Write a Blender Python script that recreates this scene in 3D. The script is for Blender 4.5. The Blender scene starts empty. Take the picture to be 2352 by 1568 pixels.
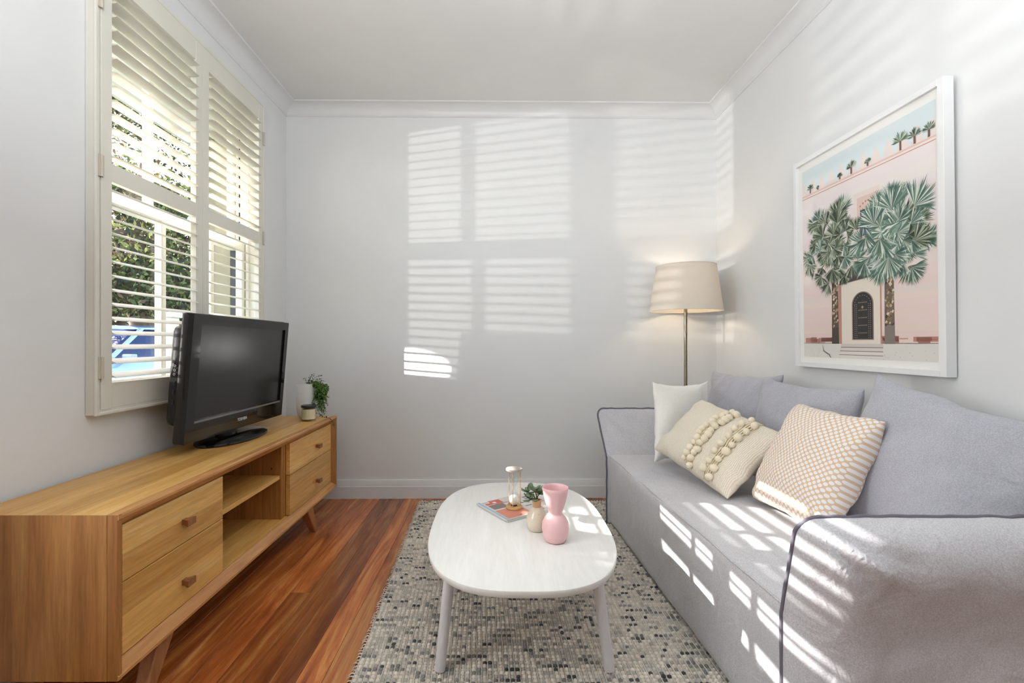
import bpy, bmesh, math, random
from math import sin, cos, pi, sqrt, radians
from mathutils import Vector, Matrix, noise

random.seed(7)
S = bpy.context.scene
COL = S.collection

# ------------------------------------------------------------------ camera, sky, sun, lamps, exposure
cd = bpy.data.cameras.new('camera'); cam = bpy.data.objects.new('camera', cd); COL.objects.link(cam)
cam.location = (0, 0, 1.07); cam.rotation_euler = (radians(90), 0, 0)
cd.sensor_width = 36; cd.lens = 1060 * 36 / 2352
cd.shift_x = 34 / 2352; cd.shift_y = 3 / 2352; cd.clip_start = 0.05
S.camera = cam

vs = S.view_settings
vs.view_transform = 'Standard'; vs.look = 'None'; vs.gamma = 1; vs.use_curve_mapping = False
vs.exposure = 0.47

SUN_DIR = Vector((1, -0.36, -0.60)).normalized()
W = bpy.data.worlds.new('sky'); S.world = W; W.use_nodes = True
wn = W.node_tree.nodes; wl = W.node_tree.links
bg = wn['Background']
sky = wn.new('ShaderNodeTexSky'); sky.sky_type = 'NISHITA'; sky.sun_disc = False
sky.sun_elevation = radians(30); sky.sun_rotation = math.atan2(-SUN_DIR.x, -SUN_DIR.y)
sky.air_density = 1.0; sky.dust_density = 2.0
wl.new(sky.outputs[0], bg.inputs[0]); bg.inputs[1].default_value = 0.75

def light(name, kind, loc, energy, color=(1, 1, 1), direction=None, **kw):
    l = bpy.data.lights.new(name, kind); l.energy = energy; l.color = color
    for k, v in kw.items(): setattr(l, k, v)
    o = bpy.data.objects.new(name, l); COL.objects.link(o); o.location = loc
    if direction is not None:
        o.rotation_euler = Vector(direction).to_track_quat('-Z', 'Y').to_euler()
    return o
light('sun', 'SUN', (-6, 4, 6), 11.0, (1.0, 0.975, 0.94), SUN_DIR, angle=radians(0.4))
# added fill area lamp, aimed at the ceiling above the camera
light('ceiling_bounce_fill', 'AREA', (0.10, 0.05, 2.0), 42, (0.90, 0.955, 1.0), (0.0, 0.42, 1), shape='RECTANGLE', size=1.9, size_y=1.4)
# added side fill beside the camera; no window is built there
light('added_side_fill', 'AREA', (-1.40, 0.80, 1.25), 8.5, (0.94, 0.975, 1.0), (1, 0.42, -0.05), shape='RECTANGLE', size=0.8, size_y=1.3, spread=radians(112))
# added spots standing in for sun reflected off unmodelled cars and louvres
light('windscreen_glint_spot', 'SPOT', (-7.4, -0.63, 1.5), 720, (1, 0.98, 0.95), (6, 2.85, 0.05), spot_size=radians(24), spot_blend=0.15, shadow_soft_size=0.045)
light('wall_patch_spot', 'SPOT', (-7.4, -0.75, 1.45), 22000, (1, 0.98, 0.95), (5.99, 3.47, -0.485), spot_size=radians(1.9), spot_blend=0.3, shadow_soft_size=0.02)  # added spot for the bright patch low on the back wall
light('right_wall_glint_spot', 'SPOT', (-4.05, 3.15, 0.62), 140, (1, 0.98, 0.95), (2.65, -0.95, 0.52), spot_size=radians(36), spot_blend=0.2, shadow_soft_size=0.03)  # added spot for the right-wall stripes, standing inside the hedge line

# ------------------------------------------------------------------ helpers
def lin(c):
    return tuple((v / 255 / 12.92) if v / 255 <= 0.04045 else ((v / 255 + 0.055) / 1.055) ** 2.4 for v in c) + (1,)

class NT:
    def __init__(s, name):
        s.m = bpy.data.materials.new(name); s.m.use_nodes = True
        s.t = s.m.node_tree; s.n = s.t.nodes; s.b = s.n['Principled BSDF']; s.out = s.n['Material Output']
    def new(s, t, **kw):
        n = s.n.new('ShaderNode' + t)
        for k, v in kw.items():
            if k.startswith('i_'): n.inputs[k[2:].replace('_', ' ')].default_value = v
            else: setattr(n, k, v)
        return n
    def link(s, a, b): s.t.links.new(a, b)
    def set(s, **kw):
        for k, v in kw.items(): s.b.inputs[k.replace('_', ' ')].default_value = v
    def coords(s, scale=(1, 1, 1), kind='Object', rot=(0, 0, 0), rand=False):
        tc = s.new('TexCoord'); mp = s.new('Mapping'); mp.inputs['Scale'].default_value = scale
        mp.inputs['Rotation'].default_value = rot
        s.link(tc.outputs[kind], mp.inputs['Vector'])
        if rand:
            oi = s.new('ObjectInfo'); mu = s.new('Math', operation='MULTIPLY'); mu.inputs[1].default_value = 37.0
            s.link(oi.outputs['Random'], mu.inputs[0]); s.link(mu.outputs[0], mp.inputs['Location'])
        return mp.outputs[0]
    def noise(s, vec, scale, detail=4, rough=0.55, dist=0.0):
        n = s.new('TexNoise'); n.inputs['Scale'].default_value = scale; n.inputs['Detail'].default_value = detail
        n.inputs['Roughness'].default_value = rough; n.inputs['Distortion'].default_value = dist
        s.link(vec, n.inputs['Vector']); return n.outputs['Fac']
    def ramp(s, fac, stops):
        r = s.new('ValToRGB'); e = r.color_ramp.elements
        while len(e) < len(stops): e.new(0.5)
        for q, (p, c) in zip(e, stops): q.position = p; q.color = c if len(c) == 4 else lin(c)
        s.link(fac, r.inputs[0]); return r.outputs[0]
    def bump(s, fac, strength, dist=0.002):
        b = s.new('Bump'); b.inputs['Strength'].default_value = strength; b.inputs['Distance'].default_value = dist
        s.link(fac, b.inputs['Height']); s.link(b.outputs[0], s.b.inputs['Normal'])
    def mix(s, fac, a, b, blend='MIX'):
        m = s.new('Mix', data_type='RGBA', blend_type=blend)
        if isinstance(fac, float): m.inputs[0].default_value = fac
        else: s.link(fac, m.inputs[0])
        for v, i in ((a, 6), (b, 7)):
            if isinstance(v, tuple): m.inputs[i].default_value = v
            else: s.link(v, m.inputs[i])
        return m.outputs[2]

MAT = {}
def paint(name, c, rough=0.6, bscale=60, bstr=0.05, var=0.02, **kw):
    t = NT(name); co = t.coords()
    f = t.noise(co, 3.0)
    lo = tuple(max(0, v * (1 - var)) for v in c); hi = tuple(min(255, v * (1 + var)) for v in c)
    t.link(t.ramp(f, [(0.3, lo), (0.7, hi)]), t.b.inputs['Base Color'])
    t.set(Roughness=rough, **kw)
    if bstr: t.bump(t.noise(co, bscale, 3), bstr)
    MAT[name] = t.m; return t.m

def wood(name, axis, c0, c1, c2, rough=0.4, stretch=14, scale=3.0, vary=0.25, coat=0.0, knots=True, fig=0.22, plank=0.0):
    t = NT(name)
    sc = [stretch, stretch, stretch]; sc['XYZ'.index(axis)] = 1.0
    co = t.coords(tuple(sc), rand=True)
    f1 = t.noise(co, scale * 0.55, 6, 0.6, 1.2)
    f2 = t.noise(co, scale * 3.2, 5, 0.65, 0.4)
    col = t.ramp(f1, [(0.30, c0), (0.52, c1), (0.72, c2)])
    fine = t.ramp(f2, [(0.35, (165, 160, 155)), (0.6, (255, 255, 255))])
    col = t.mix(fig, col, fine, 'MULTIPLY')
    if knots:
        k = [5, 5, 5]; k['XYZ'.index(axis)] = 1.3
        kn = t.noise(t.coords(tuple(k), rand=True), 3.2, 2)
        col = t.mix(t.ramp(kn, [(0.70, (0, 0, 0)), (0.80, (150, 150, 150))]), col, tuple(v * 0.35 for v in lin(c0)[:3]) + (1,))
    if plank:
        tc = t.new('TexCoord'); dp = t.new('VectorMath', operation='DOT_PRODUCT'); dp.inputs[1].default_value = (0, 0, 0)
        dv = [11.3, 11.3, 11.3]; dv['XYZ'.index(axis)] = 0.0; dp.inputs[1].default_value = dv
        t.link(tc.outputs['Object'], dp.inputs[0])
        o2 = t.new('ObjectInfo'); ad = t.new('Math', operation='MULTIPLY_ADD'); ad.inputs[1].default_value = 9.0
        t.link(o2.outputs['Random'], ad.inputs[0]); t.link(dp.outputs['Value'], ad.inputs[2])
        fl = t.new('Math', operation='FLOOR'); t.link(ad.outputs[0], fl.inputs[0])
        wnz = t.new('TexWhiteNoise', noise_dimensions='1D'); t.link(fl.outputs[0], wnz.inputs['W'])
        g_ = t.ramp(wnz.outputs['Value'], [(0.0, (218, 208, 196)), (1.0, (255, 255, 255))])
        col = t.mix(plank, col, g_, 'MULTIPLY')
    oi = t.new('ObjectInfo'); mr = t.new('MapRange')
    mr.inputs[3].default_value = 1 - vary; mr.inputs[4].default_value = 1 + vary
    t.link(oi.outputs['Random'], mr.inputs[0])
    hs = t.new('HueSaturation'); t.link(col, hs.inputs['Color']); t.link(mr.outputs[0], hs.inputs['Value'])
    t.link(hs.outputs[0], t.b.inputs['Base Color'])
    t.set(Roughness=rough)
    t.b.inputs['Coat Weight'].default_value = coat; t.b.inputs['Coat Roughness'].default_value = 0.12
    t.bump(f2, 0.08, 0.001)
    MAT[name] = t.m; return t.m

def fabric(name, c, scale=900, var=0.10, wrinkle=0.35, weave=0.35, rough=0.95, sheen=0.25):
    t = NT(name); co = t.coords()
    f = t.noise(co, scale * 0.4, 2, 0.7); g = t.noise(co, 5, 4)
    lo = tuple(v * (1 - var) for v in c); hi = tuple(min(255, v * (1 + var)) for v in c)
    a = t.ramp(f, [(0.35, lo), (0.65, hi)])
    t.link(t.mix(0.25, a, t.ramp(g, [(0.3, lo), (0.7, hi)])), t.b.inputs['Base Color'])
    t.set(Roughness=rough); t.b.inputs['Sheen Weight'].default_value = sheen
    w = t.noise(co, 9, 3, 0.5, 1.5)
    b1 = t.new('Bump'); b1.inputs['Strength'].default_value = wrinkle; b1.inputs['Distance'].default_value = 0.012
    t.link(w, b1.inputs['Height'])
    b2 = t.new('Bump'); b2.inputs['Strength'].default_value = weave; b2.inputs['Distance'].default_value = 0.0012
    t.link(f, b2.inputs['Height']); t.link(b1.outputs[0], b2.inputs['Normal']); t.link(b2.outputs[0], t.b.inputs['Normal'])
    MAT[name] = t.m; return t.m

def plain(name, c, rough=0.5, metal=0.0, **kw):
    t = NT(name); t.set(Base_Color=lin(c), Roughness=rough, Metallic=metal)
    co = t.coords(); f = t.noise(co, 25, 3)
    mr = t.new('MapRange'); mr.inputs[3].default_value = max(0.02, rough - 0.04); mr.inputs[4].default_value = min(1, rough + 0.04)
    t.link(f, mr.inputs[0]); t.link(mr.outputs[0], t.b.inputs['Roughness'])
    for k, v in kw.items(): t.b.inputs[k.replace('_', ' ')].default_value = v
    MAT[name] = t.m; return t.m

def glass(name, tint=(1, 1, 1, 1), gloss=0.02, ior=1.45):
    t = NT(name); t.n.remove(t.b)
    tr = t.new('BsdfTransparent'); tr.inputs[0].default_value = tint
    gl = t.new('BsdfGlossy'); gl.inputs['Roughness'].default_value = gloss
    lw = t.new('LayerWeight'); pw = t.new('Math', operation='POWER'); pw.inputs[1].default_value = 4.0; t.link(lw.outputs['Facing'], pw.inputs[0])
    fr = t.new('MapRange'); fr.inputs[3].default_value = ((ior - 1) / (ior + 1)) ** 2; fr.inputs[4].default_value = 0.55; t.link(pw.outputs[0], fr.inputs[0])
    mx = t.new('MixShader'); t.link(fr.outputs[0], mx.inputs[0]); t.link(tr.outputs[0], mx.inputs[1]); t.link(gl.outputs[0], mx.inputs[2])
    t.link(mx.outputs[0], t.out.inputs[0]); MAT[name] = t.m; return t.m

paint('wall_paint', (229, 229, 228), 0.7, 90, 0.06, 0.008)
paint('ceiling_paint', (228, 228, 226), 0.8, 90, 0.04, 0.008)
paint('trim_paint', (226, 226, 225), 0.35, 60, 0.03, 0.01)
paint('shutter_paint', (226, 222, 210), 0.42, 50, 0.03, 0.012)
paint('sash_paint', (238, 236, 228), 0.4, 50, 0.03, 0.015)
paint('hinge_paint', (205, 196, 180), 0.35, 50, 0.02, 0.02)
wood('oak_y', 'Y', (226, 166, 86), (242, 190, 108), (248, 206, 136), 0.38, 16, 2.6, 0.04, fig=0.30, plank=0.9)
wood('oak_z', 'Z', (176, 118, 60), (196, 138, 74), (212, 158, 92), 0.45, 16, 2.6, 0.05, fig=0.36, plank=0.9)  # browner oak of the sides, with part of their shade in the colour
wood('oak_edge', 'Y', (178, 116, 62), (206, 146, 84), (220, 168, 106), 0.42, 16, 3.0, 0.03, knots=False)
wood('knob_wood', 'X', (130, 80, 48), (150, 96, 58), (170, 114, 72), 0.45, 12, 6, 0.05, knots=False)
wood('leg_wood', 'Z', (150, 98, 58), (178, 122, 78), (196, 142, 98), 0.45, 14, 3, 0.05, knots=False)
wood('floor_wood', 'Y', (128, 64, 30), (184, 104, 50), (220, 156, 88), 0.27, 12, 2.4, 0.40, coat=0.25, fig=0.35)
wood('white_wood', 'Y', (228, 226, 220), (232, 230, 226), (236, 235, 232), 0.5, 9, 3.2, 0.0, knots=False, fig=0.07)
wood('white_leg', 'Z', (214, 208, 208), (224, 220, 220), (232, 230, 230), 0.45, 14, 4, 0.0, knots=False, fig=0.10)
wood('grey_lid_wood', 'X', (160, 146, 138), (178, 164, 156), (192, 180, 172), 0.5, 10, 14, 0.0, knots=False)
wood('pale_wood', 'X', (186, 140, 88), (206, 162, 108), (220, 180, 128), 0.5, 10, 14, 0.0, knots=False)
fabric('sofa_fabric', (197, 195, 198), 700, 0.09, 0.60, 0.16)
plain('welt_fabric', (112, 108, 118), 0.95)
fabric('grey_cushion', (174, 174, 182), 700, 0.08, 0.75, 0.15)
fabric('cream_linen', (250, 246, 238), 700, 0.03, 0.3, 0.2)
plain('cord_wool', (228, 214, 184), 0.95)
plain('pom_wool', (236, 224, 198), 0.98, Sheen_Weight=0.5)
plain('tv_black', (24, 23, 22), 0.22)
plain('tv_side', (38, 37, 35), 0.45)
plain('tv_gloss', (14, 12, 11), 0.06)
plain('tv_screen', (34, 34, 34), 0.24, Coat_Weight=0.0)
plain('tv_socket', (14, 14, 14), 0.5)
plain('silver', (190, 190, 188), 0.25, 0.8)
plain('logo_silver', (205, 205, 205), 0.4)
plain('bezel_line', (120, 120, 116), 0.3)
plain('brass_steel', (150, 140, 122), 0.28, 1.0)
plain('pot_white', (232, 231, 228), 0.7)
plain('soil', (60, 48, 38), 0.95)
plain('leaf_bright', (96, 142, 44), 0.5)
plain('leaf_dark', (44, 62, 36), 0.5)
plain('stem_green', (84, 104, 52), 0.6)
plain('lid_black', (34, 32, 31), 0.35)
plain('wax', (240, 226, 192), 0.45, Subsurface_Weight=0.2)
plain('sand', (232, 226, 214), 0.9)
plain('black_rubber', (18, 18, 18), 0.5)
plain('pink_glaze', (238, 192, 192), 0.42)
plain('tan_neck', (206, 164, 124), 0.7)
plain('paper_edge', (206, 204, 198), 0.8)
plain('mat_board', (240, 239, 234), 0.8)
plain('frame_white', (236, 236, 235), 0.32)
plain('care_tag', (236, 236, 234), 0.8)
glass('pane_glass'); glass('jar_glass', (0.97, 0.98, 0.97, 1)); glass('bulb_glass', (0.96, 0.98, 0.98, 1), 0.01, 1.5)
glass('print_glass', (1, 1, 1, 1), 0.03, 1.35)

t = NT('speckle_glaze'); co = t.coords()
v = t.new('TexVoronoi'); v.inputs['Scale'].default_value = 130; t.link(co, v.inputs['Vector'])
nz = t.noise(co, 60, 2)
sp = t.new('Math', operation='LESS_THAN'); sp.inputs[1].default_value = 0.16; t.link(v.outputs['Distance'], sp.inputs[0])
gt = t.new('Math', operation='GREATER_THAN'); gt.inputs[1].default_value = 0.56; t.link(nz, gt.inputs[0])
mu = t.new('Math', operation='MULTIPLY'); t.link(sp.outputs[0], mu.inputs[0]); t.link(gt.outputs[0], mu.inputs[1])
t.link(t.mix(mu.outputs[0], lin((220, 208, 188)), lin((120, 92, 62))), t.b.inputs['Base Color']); t.set(Roughness=0.12)
MAT['speckle_glaze'] = t.m

t = NT('woven_beige'); co = t.coords((1, 1, 1), 'UV')
w1 = t.new('TexWave', wave_type='BANDS', bands_direction='X'); w1.inputs['Scale'].default_value = 26
w1.inputs['Distortion'].default_value = 3.0; w1.inputs['Detail'].default_value = 2; w1.inputs['Detail Scale'].default_value = 3
t.link(co, w1.inputs['Vector'])
t.link(t.ramp(w1.outputs['Fac'], [(0.0, (212, 200, 178)), (0.6, (238, 229, 212))]), t.b.inputs['Base Color'])
t.set(Roughness=0.95); t.bump(w1.outputs['Fac'], 0.5, 0.002); MAT['woven_beige'] = t.m

t = NT('dotted_peach'); co = t.coords((27, 27, 1), 'UV', (0, 0, radians(45)))
v = t.new('TexVoronoi', voronoi_dimensions='2D'); v.inputs['Randomness'].default_value = 0.0; v.inputs['Scale'].default_value = 1
t.link(co, v.inputs['Vector'])
t.link(t.ramp(v.outputs['Distance'], [(0.37, (236, 231, 228)), (0.43, (218, 190, 160))]), t.b.inputs['Base Color'])
t.set(Roughness=0.95); t.bump(t.noise(t.coords(), 400, 2), 0.3, 0.001); MAT['dotted_peach'] = t.m

t = NT('rug_yarn'); at = t.new('VertexColor', layer_name='Col'); t.link(at.outputs[0], t.b.inputs['Base Color'])
t.set(Roughness=1.0); t.bump(t.noise(t.coords(), 420, 3), 0.5, 0.002); MAT['rug_yarn'] = t.m
paint('rug_net', (216, 208, 194), 0.98, 350, 0.6, 0.06)

t = NT('shade_linen'); co = t.coords((1, 1, 1)); f = t.noise(co, 500, 2)
t.link(t.ramp(f, [(0.3, (226, 219, 208)), (0.7, (238, 232, 222))]), t.b.inputs['Base Color']); t.set(Roughness=0.9)
tl = t.new('BsdfTranslucent'); tl.inputs[0].default_value = lin((240, 226, 204))
mx = t.new('MixShader'); mx.inputs[0].default_value = 0.22
t.link(t.b.outputs[0], mx.inputs[1]); t.link(tl.outputs[0], mx.inputs[2]); t.link(mx.outputs[0], t.out.inputs[0]); MAT['shade_linen'] = t.m

t = NT('bulb_glow'); t.set(Emission_Color=lin((255, 225, 180)), Emission_Strength=14.0); MAT['bulb_glow'] = t.m
t = NT('attr_colour'); at = t.new('VertexColor', layer_name='Col'); t.link(at.outputs[0], t.b.inputs['Base Color'])
t.set(Roughness=0.55); MAT['attr_colour'] = t.m
t = NT('foliage'); at = t.new('VertexColor', layer_name='Col'); t.link(at.outputs[0], t.b.inputs['Base Color']); t.set(Roughness=0.5)
tl = t.new('BsdfTranslucent'); t.link(at.outputs[0], tl.inputs[0]); mx = t.new('MixShader'); mx.inputs[0].default_value = 0.3
t.link(t.b.outputs[0], mx.inputs[1]); t.link(tl.outputs[0], mx.inputs[2]); t.link(mx.outputs[0], t.out.inputs[0]); MAT['foliage'] = t.m
paint('bark', (120, 102, 84), 0.95, 18, 0.9, 0.25)
paint('asphalt', (118, 118, 120), 0.95, 80, 0.4, 0.1)
paint('lawn', (96, 112, 60), 0.95, 60, 0.8, 0.25)
paint('weatherboard', (146, 140, 118), 0.7, 30, 0.05, 0.02)
paint('gutter_white', (236, 236, 232), 0.5, 30, 0.02, 0.02)
plain('car_paint', (176, 194, 222), 0.18, 0.2, Coat_Weight=0.8)
plain('car_glass', (38, 46, 84), 0.05)
plain('car_tyre', (26, 26, 27), 0.85)
plain('car_dark', (34, 36, 46), 0.5)
plain('headlight', (226, 232, 236), 0.1)

def setmats(me, m):
    for x in (m if isinstance(m, (list, tuple)) else [m]):
        me.materials.append(MAT[x] if isinstance(x, str) else x)

def obj(name, bm, m, parent=None, smooth=False, loc=None):
    """link a bmesh (built in world coordinates) as one object with its origin at its own centre"""
    me = bpy.data.meshes.new(name)
    if len(bm.verts):
        lo = Vector((min(v.co[i] for v in bm.verts) for i in range(3))); hi = Vector((max(v.co[i] for v in bm.verts) for i in range(3)))
        c = (lo + hi) / 2
    else: c = Vector()
    if parent is None: c.z = lo.z
    for v in bm.verts: v.co -= c
    bm.to_mesh(me); bm.free()
    setmats(me, m)
    if smooth:
        for p in me.polygons: p.use_smooth = True
        if smooth == 'auto': me.set_sharp_from_angle(angle=radians(40))
    o = bpy.data.objects.new(name, me); COL.objects.link(o)
    if parent: o.parent = parent; o.location = c - wloc(parent)
    else: o.location = c
    return o
def wloc(o):
    p = Vector(o.location)
    while o.parent: o = o.parent; p += o.location
    return p
def tag(o, label=None, cat=None, group=None, kind=None):
    if label: o['label'] = label
    if cat: o['category'] = cat
    if group: o['group'] = group
    if kind: o['kind'] = kind
    return o
def empty(name, loc, label=None, cat=None, group=None, kind=None):
    o = bpy.data.objects.new(name, None); COL.objects.link(o); o.location = loc; o.empty_display_size = 0.1
    return tag(o, label, cat, group, kind)
def dup(o, parent, dloc):
    c = o.copy(); COL.objects.link(c); c.parent = parent; c.location = Vector(o.location) + Vector(dloc); return c

def box(bm, x0, x1, y0, y1, z0, z1, bev=0.0, seg=2):
    r = bmesh.ops.create_cube(bm, size=1)
    vs_ = r['verts']
    for v in vs_: v.co = Vector(((x0 + x1) / 2 + v.co.x * (x1 - x0), (y0 + y1) / 2 + v.co.y * (y1 - y0), (z0 + z1) / 2 + v.co.z * (z1 - z0)))
    if bev:
        es = list({e for v in vs_ for e in v.link_edges})
        bmesh.ops.bevel(bm, geom=es, offset=bev, segments=seg, affect='EDGES', profile=0.5)
    return bm
def bx(*a, **k): return box(bmesh.new(), *a, **k)

def prism(bm, pts, y0, y1, axis='Y'):
    """extrude a closed 2-D polygon along an axis; pts are the two other coordinates in order"""
    def P(a, b, t):
        return {'Y': (a, t, b), 'X': (t, a, b), 'Z': (a, b, t)}[axis]
    A = [bm.verts.new(P(a, b, y0)) for a, b in pts]; B = [bm.verts.new(P(a, b, y1)) for a, b in pts]
    n = len(pts)
    for i in range(n): bm.faces.new((A[i], A[(i + 1) % n], B[(i + 1) % n], B[i]))
    bm.faces.new(A[::-1]); bm.faces.new(B)
    bmesh.ops.recalc_face_normals(bm, faces=bm.faces[:])
    return bm

def lathe(bm, prof, c=(0, 0, 0), n=32, closed=False):
    rings = []
    for r, z in prof:
        if r < 1e-6: rings.append([bm.verts.new((c[0], c[1], c[2] + z))])
        else: rings.append([bm.verts.new((c[0] + r * cos(2 * pi * i / n), c[1] + r * sin(2 * pi * i / n), c[2] + z)) for i in range(n)])
    if closed: rings.append(rings[0])
    for a, b in zip(rings, rings[1:]):
        for i in range(n):
            j = (i + 1) % n
            if len(a) == 1 and len(b) == 1: continue
            if len(a) == 1: bm.faces.new((a[0], b[i], b[j]))
            elif len(b) == 1: bm.faces.new((a[i], a[j], b[0]))
            else: bm.faces.new((a[i], a[j], b[j], b[i]))
    bmesh.ops.recalc_face_normals(bm, faces=bm.faces[:])
    return bm

def tube(bm, pts, r, n=8, closed=False, caps=True):
    pts = [Vector(p) for p in pts]; rings = []; N = len(pts)
    up = Vector((0.13, 0.21, 0.97))
    for i, p in enumerate(pts):
        if closed: d = pts[(i + 1) % N] - pts[i - 1]
        else: d = pts[min(i + 1, N - 1)] - pts[max(i - 1, 0)]
        d.normalize(); a = d.cross(up)
        if a.length < 1e-3: a = d.cross(Vector((1, 0, 0)))
        a.normalize(); b = d.cross(a)
        rr = r[i] if isinstance(r, (list, tuple)) else r
        rings.append([bm.verts.new(p + a * rr * cos(2 * pi * k / n) + b * rr * sin(2 * pi * k / n)) for k in range(n)])
    pairs = list(zip(rings, rings[1:])) + ([(rings[-1], rings[0])] if closed else [])
    for a, b in pairs:
        for k in range(n): bm.faces.new((a[k], a[(k + 1) % n], b[(k + 1) % n], b[k]))
    if caps and not closed: bm.faces.new(rings[0][::-1]); bm.faces.new(rings[-1])
    bmesh.ops.recalc_face_normals(bm, faces=bm.faces[:])
    return bm

def grid_surface(bm, nu, nv, f, flip=False, uv=False):
    V = [[bm.verts.new(f(i / nu, j / nv)) for j in range(nv + 1)] for i in range(nu + 1)]
    for i in range(nu):
        for j in range(nv):
            q = (V[i][j], V[i + 1][j], V[i + 1][j + 1], V[i][j + 1])
            bm.faces.new(q[::-1] if flip else q)
    return V

def smoothstep(a, b, x):
    t_ = max(0, min(1, (x - a) / (b - a))); return t_ * t_ * (3 - 2 * t_)

def pillow(name, c, u, v, w, h, t, m, pinch=0.07, parent=None, seed=0, wob=0.006, N=30, power=0.45, sag=0.0, uvs=1.0):
    """plump cushion: c centre, u and v its two edges' directions, w x h size, t thickness"""
    u = Vector(u).normalized(); v = Vector(v); v = (v - u * v.dot(u)).normalized(); n = u.cross(v); c = Vector(c)
    bm = bmesh.new(); uvl = bm.loops.layers.uv.new('UVMap'); grids = []
    rnd = Vector((seed * 3.7, seed * 1.9, seed * 5.3))
    for s in (1, -1):
        G = []
        for i in range(N + 1):
            row = []
            for j in range(N + 1):
                a = sin((i / N - 0.5) * pi); b = sin((j / N - 0.5) * pi)
                if s == -1 and (i in (0, N) or j in (0, N)): row.append(grids[0][i][j]); continue
                px = a * w / 2 * (1 - pinch * (1 - b * b)); py = b * h / 2 * (1 - pinch * (1 - a * a))
                e = ((1 - a * a) * (1 - b * b)) ** power
                q = noise.noise(Vector((a * 1.7, b * 1.7, s)) + rnd) * wob * 2 + noise.noise(Vector((a * 5, b * 5, s)) + rnd) * wob
                # creases that run in from the corners
                cr = sin(math.atan2(b, a) * 16 + seed) * wob * 0.8 * smoothstep(0.75, 1.25, sqrt(a * a + b * b))
                z = s * (t / 2 * e + (q + cr) * min(1, e * 2.5))
                p = c + u * px + v * py + n * z
                p.z -= sag * (1 - b) / 2 * (1 - a * a) * 0
                edge = noise.noise(Vector((a * 4, b * 4, 9)) + rnd) * wob * 1.2
                p += v * edge * abs(b) + u * edge * abs(a)
                row.append(bm.verts.new(p))
            G.append(row)
        grids.append(G)
        for i in range(N):
            for j in range(N):
                q = [G[i][j], G[i + 1][j], G[i + 1][j + 1], G[i][j + 1]]; ij = [(i, j), (i + 1, j), (i + 1, j + 1), (i, j + 1)]
                if s < 0: q.reverse(); ij.reverse()
                fc = bm.faces.new(q)
                for lp, (ii, jj) in zip(fc.loops, ij):
                    lp[uvl].uv = ((0.5 + sin((ii / N - 0.5) * pi) / 2) * uvs, (0.5 + sin((jj / N - 0.5) * pi) / 2) * uvs * h / w)
    rim = [grids[0][i][0].co.copy() for i in range(N + 1)] + [grids[0][N][j].co.copy() for j in range(1, N + 1)] + \
          [grids[0][i][N].co.copy() for i in range(N - 1, -1, -1)] + [grids[0][0][j].co.copy() for j in range(N - 1, 0, -1)]
    def surf(a, b):
        """point and normal on the front face at a,b in -1..1"""
        i = (math.asin(max(-1, min(1, a))) / pi + 0.5) * N; j = (math.asin(max(-1, min(1, b))) / pi + 0.5) * N
        i0 = min(int(i), N - 1); j0 = min(int(j), N - 1); fi = i - i0; fj = j - j0
        P = lambda x, y: P0[x][y]
        return P(i0, j0) * (1 - fi) * (1 - fj) + P(i0 + 1, j0) * fi * (1 - fj) + P(i0, j0 + 1) * (1 - fi) * fj + P(i0 + 1, j0 + 1) * fi * fj
    P0 = [[x.co.copy() for x in r] for r in grids[0]]
    o = obj(name, bm, m, parent, smooth=True)
    return o, rim, surf, n

def colour_faces(me, cols):
    """cols: one linear rgba per polygon"""
    a = me.color_attributes.new('Col', 'BYTE_COLOR', 'CORNER')
    buf = []
    for p, c in zip(me.polygons, cols): buf += list(c) * len(p.vertices)
    a.data.foreach_set('color', buf)

# ------------------------------------------------------------------ the room
XL, XR = -1.452, 1.5256            # side walls
YBL, YBR = 3.18, 3.215             # back wall, a little out of square
YR = -2.2                          # rear of the room
H = 2.70
WY0, WY1, WZ0, WZ1 = 1.655, 2.80, 0.85, 2.475      # window opening
XO = -1.70                         # outer face of the window wall
def yb(x): return YBL + (YBR - YBL) * (x - XL) / (XR - XL)

bm = bmesh.new()
box(bm, XO, XL, YR, WY0, -0.02, H + 0.05); box(bm, XO, XL, WY1, 3.45, -0.02, H + 0.05)
box(bm, XO, XL, WY0, WY1, -0.02, WZ0); box(bm, XO, XL, WY0, WY1, WZ1, H + 0.05)
tag(obj('wall_left', bm, 'wall_paint'), kind='structure')
tag(obj('wall_right', bx(XR, XR + 0.2, YR, 3.5, -0.02, H + 0.05), 'wall_paint'), kind='structure')
bm = bmesh.new(); prism(bm, [(XL, YBL), (XR, YBR), (XR, YBR + 0.25), (XL, YBL + 0.25)], -0.02, H + 0.05, 'Z')
tag(obj('wall_back', bm, 'wall_paint'), kind='structure')
paint('dimmed_rear_paint', (128, 124, 120), 0.8)  # unseen rear wall, darkened to cut the light on the near arm
tag(obj('wall_rear', bx(XL, XR, YR - 0.2, YR, -0.02, H + 0.05), 'dimmed_rear_paint'), kind='structure')
tag(obj('ceiling', bx(XL, XR, YR, 3.4, H, H + 0.05), 'ceiling_paint'), kind='structure')

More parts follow.
